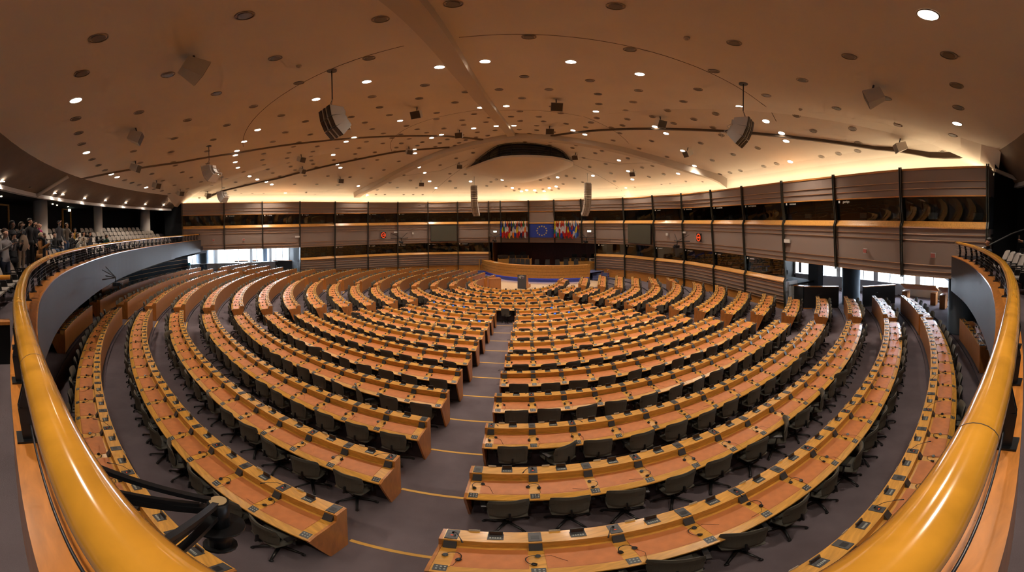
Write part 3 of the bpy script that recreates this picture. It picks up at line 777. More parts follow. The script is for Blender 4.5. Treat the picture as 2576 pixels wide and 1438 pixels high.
# ------------------------------------------------------------------ window zones left and right
def wallquad(mb,a,b,z0,z1,mi=0): mb.quad((*a,z0),(*b,z0),(*b,z1),(*a,z1),mi)
def W(t,d=4.2):
    x,y,_=wp(max(t,0),0,d)
    if t<0: # extend left
        a=wp(0,0,d); b=wp(0.3,0,d); k=t/0.3; return (a[0]+(b[0]-a[0])*k,a[1]+(b[1]-a[1])*k)
    return (x,y)
lw=[W(-2.6),W(-1.8),W(-0.9),W(0.0),W(0.9),W(1.75),W(2.35),W(3.0)]
rw=[(19.0,-7.6),(20.0,-11.0),(20.1,-14.0),(20.1,-17.0),(20.0,-20.0),(19.8,-23.0),(19.6,-26.0)]
wi2=wi
def winwall(P,skip,side,inn):
    global wi2
    root=struct(empty('wall_%s_outer'%side))
    mb=MB()
    for a,b in zip(P,P[1:]):
        wallquad(mb,a,b,0.5,1.66); wallquad(mb,a,b,3.36,3.6)
    build(mb,'parapet',[m_radi],root)
    mb=MB()
    for p in P: mb.box((p[0],p[1],2.5),(0.34,0.34,1.8))
    build(mb,'pillar',[m_radi],root)
    mb=MB()
    for a,b in zip(P,P[1:]):
        mb.bar((*a,1.68),(*b,1.68),0.42,0.05)
    build(mb,'window_sill',[m_radi],root)
    for i,(a,b) in enumerate(zip(P,P[1:])):
        mb=MB(); wallquad(mb,a,b,1.7,3.36)
        w=struct(build(mb,'window_%d'%wi2,[m_pane])); wi2+=1
        mb=MB()
        for f in (0.33,0.66):
            x=a[0]+(b[0]-a[0])*f; y=a[1]+(b[1]-a[1])*f; mb.box((x,y,2.53),(0.06,0.06,1.66))
        build(mb,'mullion',[m_radi],w)
        # daylight outside
        ld=bpy.data.lights.new('daylight','AREA'); ld.shape='RECTANGLE'; ld.size=math.dist(a,b); ld.size_y=1.8
        bk=MB(); o1=Vector((a[0],a[1],0)); 
        ld.energy=DAY*math.dist(a,b); ld.color=(0.72,0.86,1.0)
        lo=bpy.data.objects.new('daylight',ld); COL.objects.link(lo)
        dx,dy=b[0]-a[0],b[1]-a[1]; l=math.hypot(dx,dy); n=Vector((-dy/l,dx/l,0))
        mid=Vector(((a[0]+b[0])/2,(a[1]+b[1])/2,2.53))
        if (inn-mid).dot(n)<0: n=-n
        Z=-n; X=Vector((0,0,1)).cross(Z).normalized(); Y=Z.cross(X)
        pos=mid-n*0.35
        for q_ in (a,b): pass
        e1=Vector((*a,0))-n*0.9; e2=Vector((*b,0))-n*0.9; bk.quad((e1[0],e1[1],0.8),(e2[0],e2[1],0.8),(e2[0],e2[1],4.2),(e1[0],e1[1],4.2)); struct(build(bk,'sky_backdrop',[m_sky]))
        lo.matrix_world=Matrix(((X[0],Y[0],Z[0],pos[0]),(X[1],Y[1],Z[1],pos[1]),(X[2],Y[2],Z[2],pos[2]),(0,0,0,1)))
DAY=75.0
m_sky=emat('overcast_sky',(0.80,0.90,1.0),3.2)
winwall(lw,(), 'left',Vector((0,-8,2))); winwall(rw,(),'right',Vector((0,-12,2)))
mb=MB()
P=[wp(t,0,0.1)[:2] for t in (0,1,2,3)]; Q=[W(t,4.5) for t in (0,1,2,3)]
mb.poly([(x,y,3.45) for x,y in P]+[(x,y,3.45) for x,y in Q[::-1]])
mb.poly([(-24.9,-9.9,3.45),(*Q[0],3.45),(*W(-2.7,4.6),3.45),(-27,-14,3.45)])
mb.poly([(13.75,-8.0,3.45),(13.8,-12,3.45),(13.7,-16,3.45),(13.4,-20,3.45),(13.4,-24,3.45),(20.6,-26,3.45),(20.6,-7,3.45)])
struct(build(mb,'ceiling_corridor',[m_soffit]))
mb=MB(); wallquad(mb,(19.0,-7.6),(13.9,-7.6),0,3.4); wallquad(mb,wp(3,0,0.2)[:2],W(3.0,4.4),0,3.4); struct(build(mb,'wall_corridor_end',[m_booth]))
# end cheek of the lower booth wall on both sides
for t,nm in ((3.0,'left'),(19.0,'right')):
    mb=MB(); a=wp(t,0,-0.02); b=wp(t,0,0.9); mb.quad((a[0],a[1],0),(b[0],b[1],0),(b[0],b[1],2.2),(a[0],a[1],2.2)); struct(build(mb,'wall_cheek_%s'%nm,[m_radi]))
def column(x,y,r,z0,z1,m,lab,grp=None):
    mb=MB(); mb.tube([(0,0,0),(0,0,0.12),(0,0,0.13),(0,0,z1-z0)],[r*1.03,r*1.03,r,r],28); o=build(mb,'column',[m]); o.matrix_world=TR(x,y,z0)
    tag(o,lab,'column',grp)
column(-28.0,-5.6,0.66,0.95,3.45,m_dcol,'thick dark blue round column between the left windows, nearer one')
column(-24.4,0.25,0.5,0.8,3.45,m_dcol,'dark blue round column at the far left beside a counter')
column(16.85,-14.25,0.52,0.6,3.45,m_dcol,'dark blue round column between the two counters at the right windows')
column(14.5,-21.5,0.60,0.9,3.3,m_dcol,'thick dark column standing under the right end of the gallery')
mb=MB(); mb.box((0,0,0),(0.3,1.75,2.9)); o=build(mb,'wall_pier',[m_dcol]); o.matrix_world=TR(16.3,-12.0,2.0,rad(-28)); struct(o)
def counter(path,z,h,lab):
    c=path[len(path)//2]; root=tag(empty('counter',TR(c[0],c[1],z)),lab,'counter')
    L=Matrix.Translation((-c[0],-c[1],0))
    mb=MB()
    for a,b in zip(path,path[1:]): mb.bar((a[0],a[1],h/2),(b[0],b[1],h/2),0.12,h)
    build(mb,'body',[m_counter],root,L)
    mb=MB()
    for a,b in zip(path,path[1:]): mb.bar((a[0],a[1],h+0.02),(b[0],b[1],h+0.02),0.26,0.04)
    build(mb,'top_board',[m_end],root,L)
    mb=MB()
    for a,b in zip(path,path[1:]): mb.bar((a[0],a[1],0.04),(b[0],b[1],0.04),0.16,0.08)
    build(mb,'skirting',[m_base],root,L)
counter([(14.35,-11.3),(14.6,-12.7),(15.9,-14.1)],0.62,1.28,'angular black counter with wood top in front of the blue pier')
counter([(16.5,-15.3),(18.1,-16.4)],0.75,1.2,'straight black counter beside the information desks at the right windows')
counter([(-24.9,-0.6),(-26.4,-2.6)],0.85,0.95,'low black counter below the left window beside the blue column')
counter([(-23.5,0.3),(-21.0,1.0)],0.75,1.05,'black counter between the far left column and the booth wall')
def info(x,y,z,a,lab):
    root=tag(empty('information_desk',TR(x,y,z,a)),lab,'desk','slanted information desks by the windows')
    for s in (-0.82,0.82):
        mb=MB(); mb.box((s,0,0.40),(0.30,0.5,0.80)); mb.box((s,-0.26,0.40),(0.2,0.02,0.34)); build(mb,'pedestal',[m_front],root)
    mb=MB(); mb.hexa([(-1.0,-0.42,0.82),(1.0,-0.42,0.82),(1.0,0.38,1.18),(-1.0,0.38,1.18),(-1.0,-0.42,0.90),(1.0,-0.42,0.90),(1.0,0.38,1.26),(-1.0,0.38,1.26)]); build(mb,'sloping_top',[m_end],root)
    mb=MB(); mb.quad((-0.95,-0.36,0.930),(0.95,-0.36,0.930),(0.95,0.33,1.242),(-0.95,0.33,1.242)); build(mb,'top_sheet',[m_radi],root)
    mb=MB()
    for i in range(6): mb.box((-0.75+0.3*i,-0.05,1.076),(0.12,0.02,0.01),0,None)
    build(mb,'slot',[m_dark],root)
info(18.5,-17.8,0.85,rad(98),'slanted wooden information desk at the right windows, beside the counter')
info(18.1,-20.2,0.92,rad(95),'slanted wooden information desk at the right windows, nearer the gallery')
info(-27.9,-1.9,0.85,rad(-128),'white topped information desk at left windows, nearer the round column')
info(-26.6,-0.2,0.85,rad(-128),'white topped information desk at left windows, farther from camera')
mb=MB(); mb.cyl((0,0),0.16,0,0.75,10,0); mb.cyl((0,0),0.14,0.75,1.05,10,1); o=build(mb,'water_cooler',[m_radi,mat('aqua_bottle',(0.05,0.35,0.42),0.2)]); o.matrix_world=TR(-27.0,-7.9,0.97); tag(o,'white water cooler with aqua bottle under the left window','water cooler')
# ------------------------------------------------------------------ dais
D=[(-3.75,9.6),(-2.9,7.95),(-1.75,6.45),(-0.6,5.6),(0.7,5.0),(2.7,4.5),(4.7,4.45),(6.45,4.75)]
def smooth(P,n):
    return [tuple(samp(P,i/n)) for i in range(n+1)]
def offp(P,d):
    return off(P,d)
Ds=smooth(D,40)
root=tag(empty('presiding_desk',TR(1.5,6,0)),'long curved wooden presiding desk with blue lit base behind the lectern','desk')
LM=Matrix.Translation((-1.5,-6,0))
def ribbon(mb,P,prof,mi=0,sm=False):
    # prof [(d,z)], d>0 = away from the hall (behind)
    O={d:offp(P,d) for d in set(p[0] for p in prof)}
    for i in range(len(P)-1):
        for (d0,z0),(d1,z1) in zip(prof,prof[1:]):
            a=O[d0][i]; b=O[d0][i+1]; c=O[d1][i+1]; e=O[d1][i]
            mb.quad((*a,z0),(*b,z0),(*c,z1),(*e,z1),mi,sm)
mb=MB(); ribbon(mb,Ds,[(-0.10,0.40),(-0.26,1.55),(-0.10,1.57),(0.02,1.50),(0.02,0.40),(-0.10,0.40)]); build(mb,'front',[m_dais],root,LM)
for z in (0.68,0.97,1.26):
    mb=MB(); d=-0.10-(z-0.40)*0.16/1.15-0.004; ribbon(mb,Ds,[(d,z),(d-0.002,z+0.022)]); build(mb,'front_groove',[m_groove],root,LM)
mb=MB(); ribbon(mb,Ds,[(-0.24,1.48),(-0.24,1.515),(0.60,1.515),(0.60,1.47)]); build(mb,'worktop',[m_end],root,LM)
mb=MB(); ribbon(mb,Ds,[(0.12,0.0),(0.12,0.42)]); build(mb,'plinth',[m_daisblue],root,LM)
mb=MB(); ribbon(mb,Ds,[(0.10,0.37),(0.06,0.395)]); build(mb,'light_strip',[m_bstrip],root,LM)
mb=MB(); top=[(x,y,0.75) for x,y in offp(Ds,0.1)]+[(8.6,6.4,0.75),(10.2,9.4,0.75),(4.0,12.8,0.75),(-4.5,13.5,0.75)]
mb.poly(top); struct(build(mb,'floor_dais',[m_daisblue]))
# wing walls and steps at the dais ends
def wing(pts,z1,lab,rail):
    c=pts[0]; root=tag(empty('wing_screen',TR(c[0],c[1],0)),lab,'screen')
    L=Matrix.Translation((-c[0],-c[1],0)); mb=MB()
    for a,b in zip(pts,pts[1:]): mb.bar((*a,z1/2),(*b,z1/2),0.10,z1)
    build(mb,'panel',[m_dais],root,L)
    mb=MB(); mb.tube(rail,0.028,8); build(mb,'handrail',[m_hand],root,L)
wing([(-4.25,9.6),(-4.35,10.6),(-2.9,11.2)],1.58,'wooden screen with handrail at the left end of the presiding desk',[(-4.1,9.4,0.95),(-3.55,9.9,1.45),(-2.9,10.4,1.5)])
wing([(8.75,5.7),(7.9,7.6),(6.6,8.1)],1.5,'wooden screen with sloping handrail at the right end of the dais',[(8.5,5.6,0.85),(7.6,6.7,1.45),(7.1,7.0,1.48)])
for nm,st in (('right',[(6.9+0.0,5.0,0.0),(6.95,5.35,0.19),(7.0,5.7,0.38),(7.05,6.05,0.57)]),('left',[(-3.9,9.0,0.0),(-3.9,9.4,0.19),(-3.9,9.8,0.38)])):
    mb=MB()
    for x,y,z in st:
        mb.box((x+(0.7 if nm=='right' else -0.1),y+1.0,(z+0.19)/2),(1.6 if nm=='right' else 0.8,2.0,z+0.19))
    o=build(mb,'dais_steps',[m_daisblue]); tag(o,'blue carpeted steps up to the dais at its %s end'%nm,'steps')
for x,y in ((7.6,4.7),(8.2,4.9)):
    mb=MB(); mb.cyl((0,0),0.16,0,0.02,14); mb.cyl((0,0),0.022,0.02,0.92,8,1); mb.ell((0,0,0.95),0.04,0.04,0.04,8,6,2); o=build(mb,'rope_post',[m_metal,mat('rope_red',(0.25,0.02,0.03),0.6),m_white]); o.matrix_world=TR(x,y,0.0); tag(o,'slim dark red barrier post with pale knob, %s of the pair by the dais steps'%('left' if x<8 else 'right'),'barrier post','barrier posts at the dais steps')
def tallchair(x,y,a,lab,z=0.75,grp='tall black chairs at the presiding desk'):
    root=tag(empty('swivel_armchair',TR(x,y,z,a)),lab,'chair',grp)
    mb=MB(); mb.box((0,0,0.50),(0.5,0.48,0.09)); mb.cyl((0,0),0.03,0.05,0.47,8); mb.cyl((0,0),0.25,0.0,0.05,10,0,0.05); build(mb,'seat',[m_black],root)
    mb=MB(); mb.hexa([(-0.23,0.20,0.52),(0.23,0.20,0.52),(0.23,0.28,0.52),(-0.23,0.28,0.52),(-0.19,0.27,1.22),(0.19,0.27,1.22),(0.19,0.33,1.22),(-0.19,0.33,1.22)]); build(mb,'backrest',[mat('chair_leather',(0.025,0.025,0.026),0.5)],root)
for i,px in enumerate((0.30,0.36,0.42,0.48,0.545,0.625,0.70,0.775,0.84,0.92)):
    x,y=samp(offp(Ds,0.92),px); e=samp(offp(Ds,0.92),min(px+.02,1)); a=math.atan2(e[1]-y,e[0]-x)
    tallchair(x,y,a,'tall black chair behind the presiding desk, %s from the left'%od(i))
# clerk desks with monitors behind
def clerk(x0,x1,y,z,h,lab):
    root=tag(empty('clerk_desk',TR((x0+x1)/2,y,z)),lab,'desk'); w=x1-x0
    mb=MB(); mb.box((0,0,h/2),(w,0.06,h)); mb.box((-w/2,0.3,h/2),(0.05,0.6,h)); mb.box((w/2,0.3,h/2),(0.05,0.6,h)); build(mb,'front_panel',[m_dais],root)
    mb=MB(); mb.box((0,0.3,h-0.12),(w,0.6,0.04)); build(mb,'worktop',[m_wood],root)
clerk(-2.2,1.2,8.6,0.75,1.0,'wooden clerk desk behind the chairs at the left of the dais')
clerk(-1.4,0.9,10.4,0.75,1.15,'rear wooden clerk desk against the dark panelling, left side')
clerk(3.9,7.3,7.0,0.75,0.85,'wooden clerk desk behind the chairs at the right of the dais')
clerk(5.0,8.4,8.4,0.75,1.0,'rear wooden clerk desk against the dark panelling, right side')
mi_=0
for x,y,z,w in [(-2.0,9.0,1.70,.5),(-1.45,9.0,1.70,.55),(-0.75,9.0,1.70,.55),(-0.1,9.0,1.70,.6),(0.55,9.0,1.70,.55),(-0.9,10.9,1.86,.5),(0.3,10.9,1.86,.55),(4.6,7.4,1.55,.62),(5.3,7.4,1.55,.4),(5.75,7.4,1.55,.4),(6.25,7.4,1.55,.4),(6.9,7.4,1.55,.4),(5.6,8.8,1.72,.5),(6.6,8.8,1.72,.5),(7.6,8.8,1.72,.55)]:
    root=tag(empty('monitor',TR(x,y,z,0.1*(mi_%3-1))),'black computer monitor on a dais clerk desk, %s counting from left'%od(mi_),'monitor','monitors on the clerk desks'); mi_+=1
    mb=MB(); mb.box((0,0,0.25),(w,0.03,0.34)); build(mb,'screen',[m_black],root)
    mb=MB(); mb.box((0,0.02,0.05),(0.05,0.03,0.12)); mb.box((0,0.02,0.0),(0.22,0.16,0.015)); build(mb,'stand',[m_dark],root)
mb=MB(); mb.box((0,0,0.17),(0.62,0.4,0.34)); mb.box((0,-0.21,0.20),(0.4,0.02,0.14),1); o=build(mb,'printer',[m_white,m_dark]); o.matrix_world=TR(7.2,7.45,1.5); tag(o,'pale grey printer at the right end of the clerk desks','printer')
for i,(x,y) in enumerate(((-1.9,8.75),(-2.3,7.4))):
    mb=MB(); mb.box((0,0,0.01),(0.5,0.32,0.02)); o=build(mb,'paper_stack',[m_white]); o.matrix_world=TR(x,y,(1.62,1.52)[i]); tag(o,('white papers lying on the rear clerk desk','white papers lying on left end of the presiding desk')[i],'papers')
# blue banner with emblem
def emblem(mb,x,y,z,w,mi_w,mi_b,fx=None):
    # hemicycle of pale arcs with a small flag square; drawn in the x-z plane facing -y
    for k in range(4):
        r0=1-0.2*k; r1=r0-0.14; n=14
        for i in range(n):
            a=PI*i/n+ (0.0 if k<2 else 0.2); b=PI*(i+1)/n+(0.0 if k<2 else 0.2)
            q=[(x+w/2*r*math.cos(t),y,z+w*0.27*r*math.sin(t)) for r,t in ((r0,a),(r1,a),(r1,b),(r0,b))]
            mb.quad(*q,mi_w)
    for i in range(7):
        a=PI+0.45*PI*i/7; b=PI+0.45*PI*(i+0.75)/7
        mb.quad(*[(x+w/2*r*math.cos(t),y,z+w*0.27*r*math.sin(t)) for r,t in ((1,a),(0.25,a),(0.25,b),(1,b))],mi_w)
    mb.quad((x+w*0.05,y-0.001,z-w*0.27),(x+w*0.45,y-0.001,z-w*0.27),(x+w*0.45,y-0.001,z),(x+w*0.05,y-0.001,z),mi_b)
    for i in range(12):
        a=2*PI*i/12; cx=x+w*0.25+w*0.09*math.cos(a); cz=z-w*0.135+w*0.09*math.sin(a); e=w*0.014
        mb.quad((cx-e,y-0.002,cz-e),(cx+e,y-0.002,cz-e),(cx+e,y-0.002,cz+e),(cx-e,y-0.002,cz+e),2)
root=tag(empty('banner',TR(2.62,12.05,0.8,-0.1)),'tall royal blue banner with pale emblem in front of dark panelling','banner')
mb=MB(); mb.box((0,0,1.28),(0.98,0.03,2.56)); build(mb,'cloth',[m_blue],root)
mb=MB(); emblem(mb,0.02,-0.02,1.98,0.55,0,1)
for c in (-0.22,0.20):
    for i in range(14): mb.box((c,-0.018,1.70-0.058*i),(0.34*(0.85+0.15*((i*7)%3)/2),0.002,0.018))
for s in (-0.38,0.36): emblem(mb,s,-0.02,0.24,0.16,0,1)
build(mb,'emblem_print',[mat('pale_print',(0.35,0.36,0.5),0.6),mat('print_navy',(0.02,0.02,0.12),0.6),m_yst],root)
# open door beside the banner
root=struct(empty('door_1',TR(3.75,11.75,0.75,-0.32)))
mb=MB(); mb.box((-0.72,0,1.2),(0.14,0.1,2.4)); mb.box((0.62,0,1.2),(0.05,0.1,2.4)); mb.box((-0.02,0,2.38),(1.34,0.1,0.08)); build(mb,'frame',[m_base],root)
mb=MB(); mb.box((-0.15,0.35,1.15),(0.04,0.7,2.3)); build(mb,'leaf',[m_front],root)
mb=MB(); mb.box((0.2,0.0,1.15),(0.78,0.04,2.3)); build(mb,'lit_room_wall',[mat('lit_cream',(0.62,0.52,0.28),0.8,emit=(0.8,0.66,0.33),estr=0.16)],root)  # faint glow put into the cream colour, standing in for the room's own light
mb=MB(); mb.box((0.35,-0.04,0.95),(0.45,0.04,0.05)); mb.box((0.12,-0.03,1.15),(0.03,0.03,2.3)); build(mb,'push_bar',[m_front],root)
# lectern
root=tag(empty('lectern',TR(0.42,1.75,0,-0.05-0.28)),'tall lectern with slate front and emblem on the beige stage','lectern')
mb=MB(); mb.box((0,0,0.60),(0.74,0.04,1.18)); build(mb,'front_panel',[m_fascia],root)
for s in (-1,1):
    mb=MB(); x=s*0.36; mb.hexa([(x-0.02,0.02,0),(x+0.02,0.02,0),(x+0.02,0.62,0),(x-0.02,0.62,0),(x-0.02,0.02,1.22),(x+0.02,0.02,1.22),(x+0.02,0.42,1.05),(x-0.02,0.42,1.05)]); build(mb,'side_panel',[m_base],root)
mb=MB(); mb.hexa([(-0.38,-0.03,1.19),(0.38,-0.03,1.19),(0.38,0.46,1.02),(-0.38,0.46,1.02),(-0.38,-0.03,1.225),(0.38,-0.03,1.225),(0.38,0.46,1.055),(-0.38,0.46,1.055)]); build(mb,'top',[m_wood],root)
mb=MB(); mb.box((0.0,0.85,0.06),(0.76,0.5,0.12)); mb.box((0.34,1.02,0.16),(0.06,0.2,0.2)); build(mb,'step',[m_base],root)
mb=MB(); emblem(mb,-0.02,-0.024,0.98,0.50,0,1); build(mb,'emblem_print',[mat('silver_print',(0.40,0.38,0.34),0.4),mat('print_violet',(0.035,0.02,0.12),0.6),m_yst],root)
mb=MB(); mb.box((0,0,0.5),(0.9,0.45,1.0)); mb.box((0,0,1.01),(0.95,0.5,0.03),1); o=build(mb,'side_table',[m_front,m_end]); o.matrix_world=TR(-1.7,0.95,0,0.45); tag(o,'low cherry wood table inside the front desk ring, left of the lectern','table')
# ------------------------------------------------------------------ flag wall
def wallM(t,z,d):
    n=wn(t); x,y,_=wp(t,z,d); X=Vector((n[1],-n[0],0)); Y=Vector((n[0],n[1],0))
    return Matrix(((X[0],Y[0],0,x),(X[1],Y[1],0,y),(0,0,1,z),(0,0,0,1)))
root=tag(empty('wall_flag',wallM(11.5,4.57,-0.20)),'large royal blue panel with a ring of twelve yellow stars','flag')
mb=MB(); mb.box((0,0,0),(2.62,0.05,1.38)); build(mb,'panel',[m_blue],root)
mb=MB()
for i in range(12):
    a=PI/2+2*PI*i/12; cx=0.46*math.cos(a)*1.08; cz=0.46*math.sin(a); P=[]
    for j in range(10):
        r=0.105 if j%2==0 else 0.042; t=PI/2+2*PI*j/10; P.append((cx+r*math.cos(t),-0.03,cz+r*math.sin(t)))
    for j in range(10): mb.poly([(cx,-0.031,cz),P[j],P[(j+1)%10]])
build(mb,'star',[m_yst],root)
FC={'b':(0.02,0.06,0.38),'k':(0.012,0.012,0.012),'y':(0.75,0.55,0.01),'r':(0.55,0.02,0.015),'w':(0.72,0.68,0.70),'g':(0.02,0.20,0.05),'o':(0.85,0.22,0.01),'l':(0.10,0.28,0.70),'m':(0.22,0.02,0.025),'n':(0.02,0.02,0.10)}
FM={k:mat('flag_'+k,c,0.7) for k,c in FC.items()}
FL=[('b','plain dark blue with small stars'),('kyr','black, yellow and red'),('wgr','white, green and red'),('bwr','blue, white and red, left group'),('rwr','red with white cross'),('kry','black, red and gold'),('bkw','blue, black and white'),('gwo','green, white and orange'),('wbwb','white with blue stripes'),('ryr','red with yellow band'),('nwr','navy, white and red'),('rwn','red, white and navy chequered'),('gwr','green, white and red'),('wow','white with an orange patch'),('mwm','dark maroon with white band')]
FR=[('yygr','yellow, green and red'),('rwl','red, white and light blue'),('rwg','red, white and green'),('wr','white and red halves'),('rwb','red, white and blue, first'),('rwr','red, white and red bands'),('wwr','white over red, plain'),('grr','green and red with crest'),('byr','blue, yellow and red'),('wbr','white, blue and red'),('wrbr','white, red crest, blue and red'),('wbw','white with dark blue cross'),('lyl','light blue with yellow cross'),('wrnb','red and white cross over navy')]
def flag(t,code,lab,i):
    root=tag(empty('national_flag',wallM(t,3.78,-0.42)),'furled flag on a pole, %s'%lab,'flag','furled flags along the wall')
    mb=MB(); mb.tube([(0,0.0,0.9),(0,0.10,1.90)],0.012,6); build(mb,'pole',[m_metal],root)
    mb=MB(); n=len(code); mats=[FM[c] for c in sorted(set(code))]; ix=sorted(set(code)); rr=random.Random(i)
    H=1.62; NZ=16; NX=8; hemi=0.18*rr.random()
    def P(u,v):
        w=0.028+0.075*min(1,v*1.8); x=(u-0.5)*2*w*0.95+0.02*math.sin(6*v+i); y=0.05*math.sin(u*9+i+v*1.5)*(0.4+v)+0.05*(1-v)
        z=H*(1-v)-(0.12+hemi)*v*u*(1 if i%2 else -1)*(0.9)+0.16
        return (x,y,z)
    for a in range(NX):
        for b in range(NZ):
            u=(a+.5)/NX; v=(b+.5)/NZ; s=v+0.14*(u-0.5)*(1 if i%2 else -1)-0.02; c=code[max(0,min(n-1,int(s*n)))]
            mb.quad(P(a/NX,b/NZ),P((a+1)/NX,b/NZ),P((a+1)/NX,(b+1)/NZ),P(a/NX,(b+1)/NZ),ix.index(c),True)
    build(mb,'cloth',mats,root)
for i,(c,l) in enumerate(FL): flag(10.03+0.92*i/14,c,l+', left of star panel',i)
for i,(c,l) in enumerate(FR): flag(12.03+0.88*i/13,c,l+', right of star panel',i+31)
# screens, clocks, exit signs, small fittings
for t,s in ((7.52,'left'),(14.54,'right')):
    root=tag(empty('projection_screen',wallM(t,4.36,-0.34)),'dark olive blank display screen on the wall %s of the flags'%s,'screen','blank screens beside the flags')
    w=2.75 if s=='left' else 3.0
    mb=MB(); mb.box((0,0,0),(w,0.10,1.68)); build(mb,'frame',[m_black],root)
    mb=MB(); mb.box((0,-0.055,0),(w-0.06,0.01,1.62)); build(mb,'screen_surface',[m_screen],root)
for t,s in ((5.50,'left'),(16.58,'right')):
    root=tag(empty('wall_clock',wallM(t,4.30,-0.28)),'square black wall clock with a ring of red lights, %s of the screens'%s,'clock','red lit wall clocks')
    mb=MB(); mb.box((0,0,0),(0.52,0.08,0.60)); build(mb,'case',[m_black],root)
    mb=MB()
    for i in range(60):
        a=2*PI*i/60; mb.box((0.21*math.cos(a),-0.045,0.25*math.sin(a)),(0.026,0.008,0.034))
    for i in range(12):
        a=2*PI*i/12; mb.box((0.165*math.cos(a),-0.045,0.20*math.sin(a)),(0.022,0.008,0.022))
    seg={'1':'bc','5':'afgcd','0':'abcdef','7':'abc'}
    def digit(cx,d):
        hw,hh=0.028,0.045
        S_={'a':((0,hh),(hw*1.6,.014)),'g':((0,0),(hw*1.6,.014)),'d':((0,-hh),(hw*1.6,.014)),'b':((hw,hh/2),(.014,hh*.9)),'c':((hw,-hh/2),(.014,hh*.9)),'f':((-hw,hh/2),(.014,hh*.9)),'e':((-hw,-hh/2),(.014,hh*.9))}
        for k in seg[d]:
            (x,z),(a,b)=S_[k]; mb.box((cx+x,-0.045,z),(a,0.008,b))
    for cx,d in ((-0.12,'1'),(-0.045,'5'),(0.045,'0'),(0.12,'5')): digit(cx,d)
    build(mb,'red_light',[m_red],root)
def fitting(name,t,z,size,mats,lab,cat,d=-0.25):
    root=tag(empty(name,wallM(t,z,d)),lab,cat); mb=MB(); mb.box((0,0.03,0),(size[0],size[1]*0.6,size[2])); build(mb,'body',[mats[0]],root)
    if len(mats)>1: mb=MB(); mb.box((0,-size[1]*0.2,0),(size[0]*0.9,0.02,size[2]*0.8)); build(mb,'face',[mats[1]],root)
fitting('exit_lamp',9.5,4.50,(0.36,0.12,0.17),[m_white,m_exit],'lit green white exit lamp left of the flags','exit sign')
fitting('exit_lamp',13.2,4.55,(0.40,0.12,0.17),[m_white,m_exit],'lit green white exit lamp right of the flags','exit sign')
fitting('emergency_lamp',2.93,4.38,(0.42,0.12,0.15),[m_white],'small white emergency lamp by the post above the left counter','lamp')
fitting('emergency_lamp',5.93,4.55,(0.36,0.12,0.13),[m_white],'small white emergency lamp between left clock and camera arm','lamp')
fitting('emergency_lamp',16.05,4.62,(0.36,0.12,0.13),[m_white],'small white emergency lamp beside the right camera arm','lamp')
fitting('emergency_lamp',19.08,4.45,(0.42,0.14,0.18),[m_white],'small white emergency lamp above the right end of lower wall','lamp')
fitting('wall_sensor',6.5,4.42,(0.16,0.2,0.2),[m_white],'small white box sensor between left camera arm and screen','sensor')
fitting('wall_sensor',15.45,4.42,(0.16,0.2,0.2),[m_white],'small white box sensor between right screen and camera arm','sensor')
for t,l in ((0.75,'first bay at the left end'),(1.5,'second bay from the left end'),(20.5,'bay above right counter'),(21.35,'last bay before right gallery')):
    fitting('alarm_sign',t,4.25,(0.2,0.05,0.2),[m_white,mat('sign_red',(0.35,0.09,0.07),0.6)],'small square sign on wall panel, %s'%l,'sign')
def camarm(M,lab,s=1.0,flip=1):
    root=tag(empty('camera_crane',M),lab,'camera','television cameras on wall arms')
    mb=MB()
    mb.bar((-0.9*s,0.2,0.0),(flip*0.1,-0.45,-0.02),0.035,0.05); mb.bar((0.9*s,0.2,0.0),(flip*0.1,-0.45,-0.02),0.035,0.05)
    mb.bar((-0.9*s,0.2,0.55),(flip*0.1,-0.45,0.0),0.03,0.03); mb.bar((0.9*s,0.2,0.55),(flip*0.1,-0.45,0.0),0.03,0.03)
    mb.cyl((flip*0.1,-0.45),0.03,-0.3,0.05,8); build(mb,'arm',[m_metal],root)
    mb=MB(); mb.box((flip*0.1,-0.50,-0.42),(0.22,0.42,0.2)); mb.tube([(flip*0.1,-0.70,-0.42),(flip*0.1,-0.86,-0.44)],[0.06,0.075],10); mb.box((flip*0.1-0.2,-0.42,-0.36),(0.14,0.2,0.16)); build(mb,'camera_body',[m_black],root)
camarm(wallM(9.5,3.95,-0.25),'camera on V shaped arms at the wall left of the flags')
camarm(wallM(13.15,3.95,-0.25),'camera on V shaped arms at the wall right of the flags')
camarm(wallM(6.05,3.95,-0.3),'dark camera on arms between left clock and left screen')
camarm(wallM(15.95,3.95,-0.3),'dark camera on arms between right screen and right clock')
# ------------------------------------------------------------------ visitors' gallery
GF=[(12.42,-21.69),(10.95,-22.6),(9.6,-23.26),(8.6,-23.68),(7.74,-24.01),(6.82,-24.32),(5.88,-24.57),(5.09,-24.75),(4.0,-24.95),(2.5,-25.12),(1.2,-25.19),(0,-25.22),(-1.31,-25.21),(-2.2,-25.15),(-3.14,-25.04),(-4.02,-24.9),(-5.05,-24.65),(-6.36,-24.25),(-7.75,-23.67),(-9.22,-22.9),(-11.22,-21.72),(-13.82,-19.85),(-16.33,-17.56),(-18.5,-15.3),(-20.38,-13.04),(-22.3,-10.7),(-23.94,-8.52)]
Gs=smooth(GF,150)
def goff(P,d): return [(x*(1+d/math.hypot(x,y)),y*(1+d/math.hypot(x,y))) for x,y in P]
root=struct(empty('wall_gallery_front'))
O=[goff(Gs,d) for d in (0,0.06)]
mb=MB()
def zb(x): return 3.05+0.15*min(1,abs(x)/20)**2+(0.05 if x<-20 else 0)
for i in range(len(Gs)-1):
    a,b=Gs[i],Gs[i+1]; mb.quad((*a,zb(a[0])),(*b,zb(b[0])),(*b,4.35),(*a,4.35),0,True)
